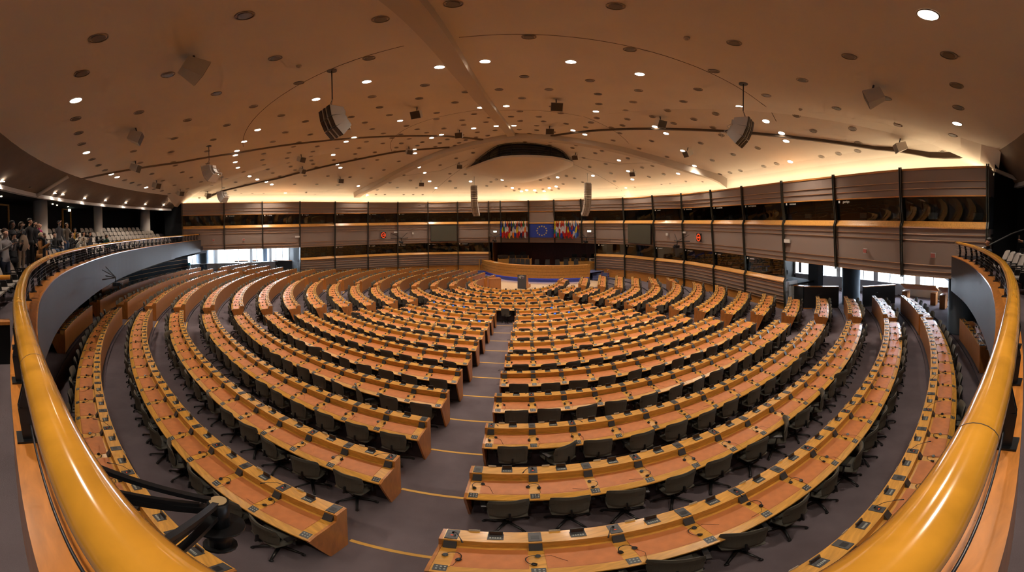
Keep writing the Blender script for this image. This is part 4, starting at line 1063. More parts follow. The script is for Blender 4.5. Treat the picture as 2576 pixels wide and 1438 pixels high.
e=Gs[0]; o1=goff([e],1.2)[0]; mb.quad((*e,zb(e[0])),(*e,4.35),(*o1,4.35),(*o1,3.2))
e=Gs[-1]; o1=goff([e],1.2)[0]; mb.quad((*e,zb(e[0])),(*e,4.35),(*o1,4.35),(*o1,3.2))
build(mb,'fascia',[m_fascia],root)
mb=MB(); ribbon2=lambda P,prof,mi=0,sm=False: None
def rib2(mb,prof,P=Gs,sm=False):
    Os={d:goff(P,d) for d in set(p[0] for p in prof)}
    for i in range(len(P)-1):
        for (d0,z0),(d1,z1) in zip(prof,prof[1:]):
            mb.quad((*Os[d0][i],z0),(*Os[d0][i+1],z0),(*Os[d1][i+1],z1),(*Os[d1][i],z1),0,sm)
rib2(mb,[(-0.012,4.325),(-0.012,4.352),(0.235,4.352),(0.235,4.30),(0.225,4.30),(0.225,3.7)]); build(mb,'wood_ledge',[m_ledge],root)
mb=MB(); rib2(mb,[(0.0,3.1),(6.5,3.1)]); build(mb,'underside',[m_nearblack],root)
# handrail with posts and wires, one thing
root=tag(empty('gallery_railing',TR(1.2,-25.3,4.35)),'curved lacquered wood handrail on black posts along the gallery edge','railing')
LM=Matrix.Translation((-1.2,25.3,-4.35))
Gr=goff(Gs,0.15); mb=MB(); mb.tube([(x,y,4.81) for x,y in Gr],0.056,18); build(mb,'handrail',[m_hand],root,LM)
L=[0]
for a,b in zip(Gs,Gs[1:]): L.append(L[-1]+math.dist(a,b))
def gat(s,P):
    j=0
    while j<len(L)-2 and L[j+1]<s: j+=1
    f=(s-L[j])/(L[j+1]-L[j]); return (P[j][0]+(P[j+1][0]-P[j][0])*f,P[j][1]+(P[j+1][1]-P[j][1])*f)
smid=next(L[i] for i in range(len(Gs)) if Gs[i][0]<1.2)
Gm=goff(Gs,0.17)
mb=MB(); seam=MB(); n=0; s=smid%0.72
base_i=0
while s<L[-1]-0.05:
    if abs(s-smid)>0.9:
        x,y=gat(s,Gm); xr,yr=gat(s,Gr); nx,ny=x/math.hypot(x,y),y/math.hypot(x,y)
        mb=MB()
        ba=Vector((x+nx*0.0,y+ny*0.0,4.352)); tp=Vector((xr,yr,4.76)); md=(ba+tp)/2+Vector((nx*0.03,ny*0.03,0))
        for sd in (-0.022,0.022):
            t=Vector((-ny,nx,0))*sd
            mb.bar(ba+t,md+t,0.012,0.055,up=(nx,ny,0)); mb.bar(md+t,tp+t,0.012,0.05,up=(nx,ny,0))
        mb.box((ba[0],ba[1],4.358),(0.11,0.11,0.012)); mb.box((xr,yr,4.755),(0.08,0.05,0.02))
        build(mb,'post',[m_metal],root,LM)
    s+=0.72
for k,z in enumerate((4.45,4.54,4.63,4.70)):
    P=goff(Gs,0.165-0.02*k); mb=MB(); mb.tube([(x,y,z) for x,y in P],0.004,4); build(mb,'wire',[m_cable],root,LM)
mb=MB()
for ds in (-7.6,-5.2,-2.9,-0.85,1.35,3.4,5.6,7.9):
    x,y=gat(smid+ds,Gr); x2,y2=gat(smid+ds+0.004,Gr); mb.tube([(x,y,4.81),(x2,y2,4.81)],0.0567,18)
build(mb,'seam',[m_groove],root,LM)
# tiers of the gallery floor
TIER=[(25.38,26.72,3.72),(26.72,27.62,4.05),(27.62,28.5,4.35),(28.5,29.4,4.65),(29.4,33.0,4.9)]
def tierz(r):
    for a,b,z in TIER:
        if r<b: return z
    return 4.9
mb=MB()
for a0 in range(-72,36,2):
    a1=a0+2
    for i,(r0,r1,z) in enumerate(TIER):
        mb.quad(polar(r0,a0,z),polar(r1,a0,z),polar(r1,a1,z),polar(r0,a1,z),0)
        zl=TIER[i-1][2] if i else 3.1
        mb.quad(polar(r0,a0,zl),polar(r0,a0,z),polar(r0,a1,z),polar(r0,a1,zl),1)
struct(build(mb,'floor_gallery',[m_carpet,m_kick]))
mb=MB()
for a0 in range(-80,44,2):
    a1=a0+2; mb.quad(polar(31.6,a0,0.5),polar(31.6,a1,0.5),polar(31.6,a1,7.3),polar(31.6,a0,7.3),0,True)
    mb.quad(polar(28.0,a0,7.12),polar(28.0,a1,7.12),polar(31.8,a1,7.12),polar(31.8,a0,7.12),0)
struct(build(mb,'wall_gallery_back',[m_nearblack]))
mb=MB()
for a0 in range(-72,38,2):
    a1=a0+2; mb.quad(polar(26.66,a0,8.22),polar(26.66,a1,8.22),polar(27.95,a1,7.12),polar(27.95,a0,7.12),0,True)
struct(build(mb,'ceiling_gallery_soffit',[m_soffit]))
mb=MB()
for a0 in range(-68,34,2):
    a1=a0+2
    for (r0,z0),(r1,z1) in (((27.85,7.20),(27.80,7.02)),((27.80,7.02),(28.05,7.02)),((28.05,7.02),(28.05,7.2))):
        mb.quad(polar(r0,a0,z0),polar(r0,a1,z0),polar(r1,a1,z1),polar(r1,a0,z1),0)
struct(build(mb,'trim_gallery_edge',[m_trim]))
mb=MB(); mb.tube([polar(26.5,-33,7.98),polar(27.9,-31.5,7.05)],0.09,6); struct(build(mb,'trim_gallery_rib',[m_rib]))
# dark ends beside the seats
mb=MB()
for P in ([(13.7,-22.9),(15.2,-23.6),(16.4,-25.5),(19.5,-29.0)],[(-24.9,-9.9),(-26.8,-10.6),(-30.5,-9.0)]):
    for a,b in zip(P,P[1:]): mb.quad((*a,3.2),(*b,3.2),(*b,8.1),(*a,8.1))
struct(build(mb,'wall_gallery_end',[m_nearblack]))
mb=MB()
for z,P in ((7.55,[(13.7,-22.9),(14.6,-23.6),(15.4,-25.6),(17.0,-29)]),):
    for a,b in zip(P,P[1:]): mb.bar((*a,z),(*b,z-0.2),0.12,0.12)
struct(build(mb,'trim_gallery_end',[m_trim]))
# lower back wall beneath the gallery: dark slatted cladding
root=struct(empty('wall_under_gallery'))
mb=MB()
for a0 in range(-74,42,2):
    mb.quad(polar(28.4,a0,0.8),polar(28.4,a0+2,0.8),polar(28.4,a0+2,3.2),polar(28.4,a0,3.2))
build(mb,'cladding',[m_nearblack],root)
mb=MB()
for z in (1.25,1.6,1.95,2.3,2.65):
    for a0 in range(-74,42,2): mb.quad(polar(28.34,a0,z),polar(28.34,a0+2,z),polar(28.34,a0+2,z+0.03),polar(28.34,a0,z+0.03))
build(mb,'wood_slat',[m_base],root)
column(-17.5,-23.2,0.40,4.5,7.14,m_col,'pale round column on the left gallery behind the standing visitors','gallery columns')
column(-22.4,-18.4,0.32,4.5,7.14,m_col,'pale round column on the left gallery, middle of the three','gallery columns')
column(-26.0,-13.0,0.45,4.5,7.14,m_col,'pale round column on the left gallery nearest the booth wall','gallery columns')
def raydir(px): l=(px-X0)/F; return math.sin(l),math.cos(l)
def raycirc(px,r):
    dx,dy=raydir(px); b=2*(CAM[0]*dx+CAM[1]*dy); c=CAM[0]**2+CAM[1]**2-r*r; t=(-b+math.sqrt(b*b-4*c))/2
    return CAM[0]+dx*t,CAM[1]+dy*t,t
# doors in the gallery back wall
for i,(px,w) in enumerate(((5,1.3),(168,0.95),(437,1.55))):
    x,y,t=raycirc(px,31.45); a=math.atan2(x,-y); r=struct(empty('door_%d'%(i+2),TR(x,y,4.9,a)))
    mb=MB()
    for s in (-w/2,w/2): mb.box((s,0.02,1.05),(0.09,0.12,2.1))
    mb.box((0,0.02,2.13),(w+0.09,0.12,0.09)); build(mb,'frame',[m_base],r)
    mb=MB(); mb.box((0,-0.02,1.04),(w-0.06,0.05,2.06)); build(mb,'leaf',[m_nearblack],r)
    if i==2: mb=MB(); mb.box((0,0.03,1.0),(0.02,0.03,2.0)); mb.box((-0.15,0.02,1.05),(0.12,0.02,0.14)); build(mb,'push_plate',[mat('dark_green',(0.02,0.12,0.05),0.5)],r)
    if i:
        root=tag(empty('exit_lamp',TR(x+(0.0),y,7.02-0.0,a)),'lit exit lamp above the gallery door, %s'%('left of the middle column' if i==1 else 'nearest the booth wall'),'exit sign')
        mb=MB(); mb.box((-0.2,0.08,0.0-0.05),(0.34,0.1,0.19)); build(mb,'case',[m_white],root)
        mb=MB(); mb.box((-0.22,0.14,-0.05),(0.28,0.02,0.15)); build(mb,'lit_face',[m_exit],root)
# cross rail at the left of the camera
root=tag(empty('cross_railing',TR(-3.0,-25.6,4.3)),'short railing with thin wood rail closing the gallery aisle at far left','railing')
mb=MB(); mb.tube([(0.06,0.22,0.55),(0.0,-1.8,0.55)],0.03,8); build(mb,'handrail',[m_hand],root)
for y in (-0.1,-0.9,-1.7):
    mb=MB(); mb.bar((0,y,0),(0,y,0.54),0.03,0.05); mb.bar((0.05,y,0),(0.05,y,0.54),0.03,0.05); build(mb,'post',[m_metal],root)
mb=MB(); mb.box((0.05,-0.8,-0.02),(0.16,2.0,0.04)); build(mb,'ledge',[m_ledge],root)
mb=MB(); mb.box((0.05,-0.8,-0.33),(0.10,2.0,0.58)); build(mb,'panel',[m_nearblack],root)
# handrail on the right gallery wall
mb=MB(); mb.tube([(12.1,-22.55,4.55),(12.7,-22.9,4.72),(13.6,-23.6,5.15),(14.4,-24.6,5.55),(14.8,-25.4,6.2)],0.028,8); o=build(mb,'wall_handrail',[m_steel]); tag(o,'bent grey metal handrail rising beside the right gallery steps','handrail')
for i in range(4):
    mb=MB(); mb.box((0,0,0.11),(1.3,0.34,0.22)); o=build(mb,'gallery_step',[m_kick]); o.matrix_world=TR(13.6+0.25*i,-23.9-0.32*i,3.72+0.22*i,0.65); tag(o,'dark step climbing beside the right gallery wall, %s from bottom'%od(i),'step','steps beside the right gallery wall')
# ------------------------------------------------------------------ people (positions first, so that seats keep clear)
PEOPLE=[
 (-7.85,-25.38,1.76,'phone1','grey',0,'short','person in light grey hoodie holding up a blue phone, left edge','jeans_dark'),
 (-8.7,-25.12,1.70,'phone','black',0,'beanie','person in black puffer jacket and dark beanie holding a phone','black'),
 (-9.85,-25.1,1.70,'phone','black',1,'long','person in black top and blue jeans looking at a phone','jeans'),
 (-10.6,-24.75,1.68,'face','black',0,'long','dark-haired person with beige coat over the arm, hand at chin','beige'),
 (-11.3,-24.4,1.83,'stand','black',0,'short','tallest person in black coat standing left of the first column','black'),
 (-11.75,-24.15,1.74,'face','black',0,'short','person in black with a hand raised to the face','black'),
 (-12.0,-24.0,1.70,'stand','pink',0,'long','long-haired person in pink top and black jacket by first column','black'),
 (-12.4,-23.9,1.68,'wave','cream',0,'long','person in cream jacket reaching a hand to the column','cream'),
 (-10.4,-24.1,1.62,'phone','camel',2,'blond','blond person in camel coat and black scarf holding a phone','jeans_dark'),
 (-11.3,-23.88,1.60,'stand','navy',1,'short','person in navy jacket just behind the blond person','black'),
 (-13.6,-23.1,1.70,'sit','leather',0,'short','seated person in black leather jacket with glasses reading a phone','jeans'),
 (-14.1,-22.8,1.80,'brow','charcoal',0,'short','person in charcoal jacket with a hand on the forehead','black'),
 (-15.3,-22.2,1.72,'stand','khaki',0,'short','person in khaki shirt standing near the second gallery door','jeans'),
 (-13.9,-22.25,1.60,'phone','black',0,'long','person in black jacket holding a red clutch at the rail','jeans'),
 (-15.6,-21.7,1.45,'stand','yellow',0,'short','person in yellow top half hidden behind the group','black'),
 (-14.45,-21.85,1.56,'phone','white',0,'long','person in white jacket pointing a phone at the hall','black'),
 (-14.9,-21.45,1.62,'phone','cream',0,'long','person in pale jacket right of the white jacket','black'),
 (-15.2,-21.05,1.60,'stand','stripe',0,'short','boy in dark striped jumper leaning on the rail','black'),
 (-16.9,-19.6,1.40,'stand','green',0,'long','child in dark green jacket with long hair, rightmost of the left group','black'),
 (10.9,-23.35,1.75,'sit','black',0,'short','person in black seated alone at the end of the right gallery','black'),
 (7.0,-25.45,1.72,'sit','olive',0,'short','seated person in olive at the right edge of the gallery','olive'),
 (4.65,-25.95,1.80,'sit','plaid',0,'short','seated person with dark plaid trousers closest on the right','plaid'),
 (8.6,-24.95,1.76,'phone','black',0,'short','person in black raising a phone at the far right edge','black')]
def gallery_seat_parts():
    mb=MB(); nx,nz=6,6
    def bp(i,j,sd):
        u=2*i/nx-1; v=j/nz; w=0.235*(1-0.22*max(0,v-.6)/.4*abs(u)); x=u*w
        return (x,-0.24+0.05*u*u-0.16*v+(0.02 if sd else -0.02),0.44+0.48*v-0.05*abs(u)**3*v)
    for sd in (0,1):
        for i in range(nx):
            for j in range(nz):
                q=[bp(i,j,sd),bp(i+1,j,sd),bp(i+1,j+1,sd),bp(i,j+1,sd)]; mb.quad(*(q if not sd else q[::-1]),0,True)
    for i in range(nx): mb.quad(bp(i,nz,0),bp(i+1,nz,0),bp(i+1,nz,1),bp(i,nz,1),0,True)
    for j in range(nz):
        for i in (0,nx): mb.quad(bp(i,j,0),bp(i,j+1,0),bp(i,j+1,1),bp(i,j,1),0,True)
    back=mb
    mb=MB(); mb.hexa([(-0.22,-0.2,0.40),(0.22,-0.2,0.40),(0.20,0.22,0.43),(-0.20,0.22,0.43),(-0.22,-0.2,0.45),(0.22,-0.2,0.45),(0.20,0.22,0.47),(-0.20,0.22,0.47)]); seat=mb
    mb=MB()
    for s in (-1,1):
        mb.bar((s*0.26,-0.24,0.0),(s*0.26,-0.2,0.62),0.03,0.06); mb.bar((s*0.26,-0.26,0.63),(s*0.26,0.10,0.63),0.045,0.025); mb.hexa([(s*0.26-.015,0.02,0.36),(s*0.26+.015,0.02,0.36),(s*0.26+.015,0.16,0.40),(s*0.26-.015,0.16,0.40),(s*0.26-.015,-0.02,0.60),(s*0.26+.015,-0.02,0.60),(s*0.26+.015,0.12,0.60),(s*0.26-.015,0.12,0.60)])
    mb.bar((-0.26,-0.22,0.38),(0.26,-0.22,0.38),0.04,0.04)
    return back,seat,mb
gb,gs,gfr=gallery_seat_parts()
GM=[('backrest',gb.mesh('backrest',[m_seat])),('seat',gs.mesh('seat',[m_seat])),('frame',gfr.mesh('frame',[m_metal]))]
allm=MB(); allm.add(gb); allm.add(gs); t_=MB(); t_.add(gfr); t_.m=[1]*len(t_.m); allm.add(t_); GALL=allm.mesh('gallery_seat',[m_seat,m_metal])
rows=[26.28,27.18,28.06,28.95]
gi=0
for ri,r in enumerate(rows):
    a=-8.6; cnt=0
    while a>-64:
        skip=(-23.6<a<-20.6) or (-47<a<-44.5) 
        if not skip:
            x,y,_=polar(r,a); z=tierz(r)
            d=camd(x,y,z); lab='grey folding gallery seat, %s row from the rail, %s from the camera end'%(ORD[ri],od(cnt))
            ok=all(math.hypot(x-p[0],y-p[1])>0.42 or p[3]=='sit' for p in PEOPLE)
            if ok:
                M=TR(x,y,z,rad(a))
                if d<14:
                    q=tag(empty('gallery_seat',M),lab,'seat','seats on the left gallery')
                    for n,me in GM: obj(n,me,q,Matrix.Identity(4))
                else:
                    q=obj('gallery_seat',GALL); q.matrix_world=M; tag(q,lab,'seat','seats on the left gallery')
            cnt+=1
        a-=math.degrees(0.56/r)
    a=10.0; cnt=0
    while a<27.5:
        x,y,_=polar(r,a); z=tierz(r)
        if all(math.hypot(x-p[0],y-p[1])>0.42 or p[3]=='sit' for p in PEOPLE) and ri<3:
            q=tag(empty('gallery_seat',TR(x,y,z,rad(a))),'grey folding seat on right gallery, %s row from rail, %s from camera end'%(ORD[ri],od(cnt)),'seat','seats on the right gallery')
            for n,me in GM: obj(n,me,q,Matrix.Identity(4))
        cnt+=1; a+=math.degrees(0.56/r)
CL={'grey':(0.21,0.19,0.19),'black':(0.010,0.010,0.012),'jeans':(0.055,0.085,0.15),'jeans_dark':(0.02,0.025,0.045),'beige':(0.30,0.22,0.15),'pink':(0.35,0.02,0.12),'cream':(0.42,0.36,0.29),'camel':(0.36,0.16,0.045),'navy':(0.015,0.02,0.045),'leather':(0.014,0.012,0.012),'charcoal':(0.035,0.032,0.035),'khaki':(0.10,0.08,0.06),'yellow':(0.60,0.32,0.03),'white':(0.50,0.49,0.42),'stripe':(0.03,0.035,0.05),'green':(0.015,0.06,0.04),'olive':(0.05,0.05,0.03),'plaid':(0.025,0.032,0.055)}
CLM={k:mat('cloth_'+k,v,0.85,bump=(90,0.3)) for k,v in CL.items()}
nt=CLM['plaid'].node_tree; b_=nt.nodes['Principled BSDF']; tc=nt.nodes.new('ShaderNodeTexCoord'); ck=nt.nodes.new('ShaderNodeTexChecker'); ck.inputs['Scale'].default_value=9; ck.inputs[1].default_value=(0.012,0.015,0.03,1); ck.inputs[2].default_value=(0.05,0.06,0.085,1)
nt.links.new(tc.outputs['Object'],ck.inputs[0]); nt.links.new(ck.outputs[0],b_.inputs['Base Color'])
m_hair={'dark':mat('hair_dark',(0.012,0.008,0.006),0.55),'blond':mat('hair_blond',(0.55,0.42,0.24),0.5),'brown':mat('hair_brown',(0.05,0.025,0.015),0.55)}
m_shoe=mat('shoe',(0.02,0.02,0.02),0.5)
def person(x,y,h,pose,top,skin,hair,lab,legs,idx):
    r=math.hypot(x,y); z=tierz(r)+ (0.02); a=math.atan2(x,-y)
    rr=random.Random(idx*13+1); a+= -0.35+rr.uniform(-0.25,0.25) if x<0 else 0.2
    k=h/1.75; V=[];E_=[];RAD=[];LB=[]
    def v(p,r_,lb,par=None):
        V.append((p[0]*k,p[1]*k,p[2]*k)); RAD.append(r_*k); LB.append(lb)
        if par is not None: E_.append((par,len(V)-1))
        return len(V)-1
    sit=pose=='sit'; hz=0.52 if sit else 0.95; lean_=0.05 if not sit else 0.02
    pel=v((0,0,hz),0.145,'t'); 
    w=v((0,lean_*0.3,hz+0.17),0.128,'t',pel); ch=v((0,lean_*0.5,hz+0.36),0.145,'t',w); nb=v((0,lean_*0.4,hz+0.50),0.07,'t',ch)
    nk=v((0,lean_*0.6,hz+0.57),0.052,'s',nb); jw=v((0,lean_+0.02,hz+0.63),0.062,'s',nk); hd=v((0,lean_+0.01,hz+0.705),0.083,'s',jw); tp=v((0,lean_,hz+0.765),0.062,'s',hd)
    v((0,lean_+0.108,hz+0.675),0.010,'s',jw)
    for s in (-1,1): v((s*0.085,lean_-0.0,hz+0.69),0.013,'s',hd)
    for s in (-1,1):
        if sit: pts=[((s*0.10,0.05,hz-0.02),0.095,'l'),((s*0.13,0.42,hz+0.0),0.068,'l'),((s*0.13,0.46,0.28),0.05,'l'),((s*0.13,0.44,0.07),0.038,'l'),((s*0.13,0.58,0.035),0.035,'h')]
        else: pts=[((s*0.095,0,0.86),0.098,'l'),((s*0.105,0.02,0.49),0.065,'l'),((s*0.11,-0.02,0.10),0.042,'l'),((s*0.12,0.02,0.05),0.04,'h'),((s*0.13,0.14,0.035),0.033,'h')]
        q=pel
        for p in pts: q=v(p[0],p[1],p[2],q)
        sh=v((s*0.175,lean_*0.5,hz+0.455),0.066,'t',ch)
        if pose in('phone','phone1'): el,wr=(s*0.23,0.10,hz+0.20),(s*0.08,0.33,hz+0.37)
        elif pose=='face' and s>0 or pose=='brow' and s>0: el,wr=(s*0.27,0.12,hz+0.28),(s*0.08,0.17,hz+0.60 if pose=='face' else hz+0.68)
        elif pose=='wave' and s>0: el,wr=(s*0.32,0.06,hz+0.40),(s*0.38,0.10,hz+0.66)
        elif sit: el,wr=(s*0.24,0.10,hz+0.18),(s*0.10,0.33,hz+0.16)
        else: el,wr=(s*0.24,-0.02,hz+0.18),(s*0.24,0.10,hz-0.06)
        e=v(el,0.047,'t',sh); w_=v(wr,0.030,'t',e)
        d=(Vector(wr)-Vector(el)).normalized(); hp=Vector(wr)+d*0.07; pm=v(tuple(hp),0.028,'s',w_)
        side=d.cross(Vector((0,0,1)) if abs(d.z)<0.9 else Vector((0,1,0))).normalized()
        for fi in range(4):
            o_=side*(fi-1.5)*0.017; ln=(0.055,0.065,0.06,0.045)[fi]
            f1=v(tuple(hp+o_+d*0.03),0.009,'s',pm); v(tuple(hp+o_*1.1+d*(0.03+ln)+Vector((0,0,-0.012))),0.008,'s',f1)
        f1=v(tuple(hp-side*0.035*s+d*0.005),0.010,'s',pm); v(tuple(hp-side*0.05*s+d*0.035),0.008,'s',f1)
        if pose in('phone','phone1') and s>0: ph=hp+d*0.03
        if sit and s>0: ph=hp+d*0.03
    me=bpy.data.meshes.new('body'); me.from_pydata(V,E_,[]); ob=bpy.data.objects.new('tmp',me); COL.objects.link(ob)
    sk=ob.modifiers.new('skin','SKIN'); sk.use_smooth_shade=True; sk.branch_smoothing=0.3
    if not me.skin_vertices: pass
    for i,sv in enumerate(me.skin_vertices[0].data): sv.radius=(RAD[i],RAD[i]*(0.72 if LB[i]=='t' and i<4 else 1.0)); sv.use_root=(i==0)
    sb=ob.modifiers.new('sub','SUBSURF'); sb.levels=1; sb.render_levels=1
    dg=bpy.context.evaluated_depsgraph_get(); ev=ob.evaluated_get(dg); nm=bpy.data.meshes.new_from_object(ev)
    bpy.data.objects.remove(ob); nm.name='person'
    for m in (m_skin[skin],CLM[top],CLM[legs],m_shoe): nm.materials.append(m)
    import mathutils
    kd=mathutils.kdtree.KDTree(len(V)+len(E_))
    lbs=[]
    for i,p in enumerate(V): kd.insert(p,i); lbs.append(LB[i])
    for (i,j) in E_: kd.insert([(a_+b_)/2 for a_,b_ in zip(V[i],V[j])],len(lbs)); lbs.append(LB[i])
    kd.balance(); mx={'s':0,'t':1,'l':2,'h':3}
    for p in nm.polygons: p.material_index=mx[lbs[kd.find(p.center)[1]]]; p.use_smooth=True
    o=obj('person',nm); o.matrix_world=TR(x,y,z,a); tag(o,lab,'person','visitors on the gallery')
    hc=(0,(lean_-0.012)*k,(hz+0.722)*k)
    mb=MB()
    hm='blond' if hair=='blond' else ('brown' if idx%3==0 else 'dark')
    if hair=='beanie': mb.ell(hc,0.098*k,0.104*k,0.095*k,12,8); mb.tube([(0,hc[1],hc[2]-0.02*k),(0,hc[1],hc[2]+0.012*k)],0.103*k,14)
    else:
        n0=len(mb.v); mb.ell((0,hc[1]-0.012*k,hc[2]+0.012*k),0.094*k,0.100*k,0.088*k,12,8)
        # keep the face free
        for i in range(n0,len(mb.v)):
            X_,Y_,Z_=mb.v[i]
            if Y_>hc[1]+0.045*k and Z_<hc[2]+0.045*k: mb.v[i]=(X_*0.9,hc[1]+0.045*k,Z_)
        if hair=='long':
            mb.tube([(0,hc[1]-0.04*k,hc[2]+0.03*k),(0,hc[1]-0.065*k,hc[2]-0.10*k),(0,hc[1]-0.07*k,hc[2]-0.24*k)],[0.085*k,0.082*k,0.045*k],10)
        if hair=='blond': mb.tube([(0,hc[1]-0.03*k,hc[2]+0.02*k),(0,hc[1]-0.05*k,hc[2]-0.07*k)],[0.09*k,0.07*k],10)
    build(mb,'beanie' if hair=='beanie' else 'hair',[CLM['charcoal'] if hair=='beanie' else m_hair[hm]],o)
    mb=MB()
    for s in (-1,1): mb.ell((s*0.03*k,(lean_+0.088)*k,(hz+0.702)*k),0.010*k,0.006*k,0.006*k,6,4)
    mb.ell((0,(lean_+0.085)*k,(hz+0.632)*k),0.022*k,0.006*k,0.005*k,6,4)
    build(mb,'facial_features',[mat('feature_dark',(0.06,0.02,0.015),0.5)],o)
    if top=='camel':
        mb=MB(); mb.tube([(-0.08,0.09,1.42),(0,0.14,1.38),(0.08,0.09,1.44),(0.07,-0.07,1.46),(-0.07,-0.07,1.46),(-0.08,0.09,1.42)],0.045,8); mb.bar((0.08,0.17,1.38),(0.10,0.19,0.75),0.10,0.03); build(mb,'scarf',[CLM['black']],o)
        mb=MB(); mb.tube([(-0.12,0.0,1.0),(-0.12,0.0,0.78),(0,0,0.70)],[0.19,0.2,0.2],12); build(mb,'coat_skirt',[CLM['camel']],o)
        b=MB(); b.box((0,0,0),(0.26,0.14,0.20)); b.tube([(0.1,0,0.08),(0.2,0.0,0.35),(0.3,0,0.6)],0.01,5); q=build(b,'shoulder_bag',[CLM['leather']]); q.matrix_world=TR(x,y,z+0.95,a)@Matrix.Translation((-0.27,-0.02,0)); tag(q,'black shoulder bag worn by the blond person in camel','bag')
    if top=='beige' or legs=='beige':
        b=MB(); b.ell((0,0,0),0.20,0.14,0.30,10,8); q=build(b,'draped_coat',[CLM['beige']]); q.matrix_world=TR(x,y,z+0.95,a)@Matrix.Translation((0.1,0.2,0)); tag(q,'beige coat draped over the arm of a dark-haired visitor','coat')
    if top in('cream','white','camel','black','leather','charcoal') and not sit and pose!='x':
        mb=MB(); mb.tube([(0,0,(hz+0.02)*k),(0,0,(hz-0.14)*k)],[0.165*k,0.178*k],12); build(mb,'jacket_hem',[CLM[top]],o)
    if pose in('phone','phone1') or (sit and top=='leather'):
        b=MB(); b.box((0,0,0),(0.075,0.010,0.15)); b.box((0,-0.0065,0),(0.066,0.003,0.135),1)
        q=build(b,'mobile_phone',[m_black,m_bscr if pose=='phone1' else m_dark]); q.matrix_world=o.matrix_world@Matrix.Translation((0,ph[1]*k+0.03,ph[2]*k+0.03)); tag(q,'mobile phone held by the '+lab.split(' hold')[0].split(' look')[0].split(' point')[0].split(' rais')[0][:70],'phone','phones held by visitors')
    return o
for i,p in enumerate(PEOPLE): person(*p,i)
# ------------------------------------------------------------------ equipment bracket below the rail, bottom left
root=tag(empty('equipment_bracket',TR(0.125,-24.73,3.9)),'black triangular steel bracket with round hub fixed under the gallery rail','bracket')
L=Matrix.Translation((-0.125,24.73,-3.9))
hub=Vector((0.125,-24.73,3.97))
mb=MB()
mb.bar((-0.25,-25.17,4.20),hub+Vector((-0.02,0,0.035)),0.028,0.03); mb.bar((-0.25,-25.17,3.98),hub+Vector((-0.02,0,-0.04)),0.035,0.05)
mb.bar((-0.22,-25.17,4.05),hub+Vector((-0.06,-0.05,0.0)),0.02,0.03)
mb.bar((0.40,-25.20,4.16),hub+Vector((0.0,0,0.035)),0.028,0.03); mb.bar((0.40,-25.20,3.95),hub+Vector((0.0,0,-0.05)),0.035,0.035); mb.bar((0.36,-25.15,4.05),hub+Vector((0.03,-0.10,-0.0)),0.02,0.03)
build(mb,'arm',[m_metal],root,L)
mb=MB(); mb.cyl((hub[0],hub[1]),0.045,3.82,4.02,16); mb.cyl((hub[0],hub[1]+0.0),0.105,3.80,3.815,18); mb.cyl((hub[0],hub[1]),0.05,3.62,3.80,14); mb.cyl((hub[0],hub[1]),0.07,3.60,3.62,16); build(mb,'hub',[m_metal],root,L)
mb=MB(); mb.cyl((hub[0],hub[1]),0.036,4.02,4.026,16); build(mb,'cap',[mat('tan_cap',(0.42,0.30,0.16),0.5)],root,L)
x,y,t=raycirc(268,24.0); 
camarm(TR(x,y,3.75,math.atan2(x,-y)+PI)@Matrix.Scale(0.6,4),'television camera on folding arm fixed to the left gallery front',0.9,1)
DL_ON=[(-6.69,-23.61),(-11.94,-21.97),(-16.4,-19.39),(-17.23,-18.74),(-5.96,-15.64),(-10.01,-14.65),(-11.83,-13.88),(-13.43,-13.01),(-14.28,-12.42),(-15.66,-11.27),(-16.89,-10.0),(-19.15,-6.84),(-19.35,-5.77),(-19.32,-4.74),(-19.44,-3.94),(-20.83,-15.23),(-23.95,-10.96),(-5.43,-9.02),(-8.96,-7.7),(-9.8,-7.24),(-12.3,-4.93),(-13.19,-3.04),(-13.4,-2.24),(-7.22,-1.81),(-7.47,-1.0),(-8.3,2.35),(-8.3,3.94),(-14.56,2.78),(-14.93,5.3),(-19.84,-1.69),(-0.03,-16.18),(-1.36,-16.06),(-3.75,-15.96),(2.32,-16.14),(4.45,-15.7),(-1.15,-9.54),(0.08,-9.6),(-0.9,-4.74),(0.19,-4.67),(-2.32,-4.6),(-4.56,-3.98),(-5.38,-3.51),(3.81,-4.67),(-8.51,6.11),(-8.41,7.96),(-4.73,7.57),(-1.57,7.47),(-0.69,9.11),(0.77,9.4),(1.59,9.31),(3.05,8.58),(3.7,8.1),(3.7,6.13),(0.22,9.73),(2.56,9.32),(4.37,-9.2),(7.52,-8.94),(4.62,-4.23),(8.34,-8.5),(10.19,-6.72),(11.93,-4.96),(7.85,-0.43),(9.06,1.2),(9.87,2.63),(12.01,-2.14),(6.73,4.38),(10.01,5.11),(8.79,-14.7),(10.25,-14.55),(11.32,-14.34),(12.0,-13.92),(13.81,-12.32),(5.49,-23.63),(11.03,-22.26)]
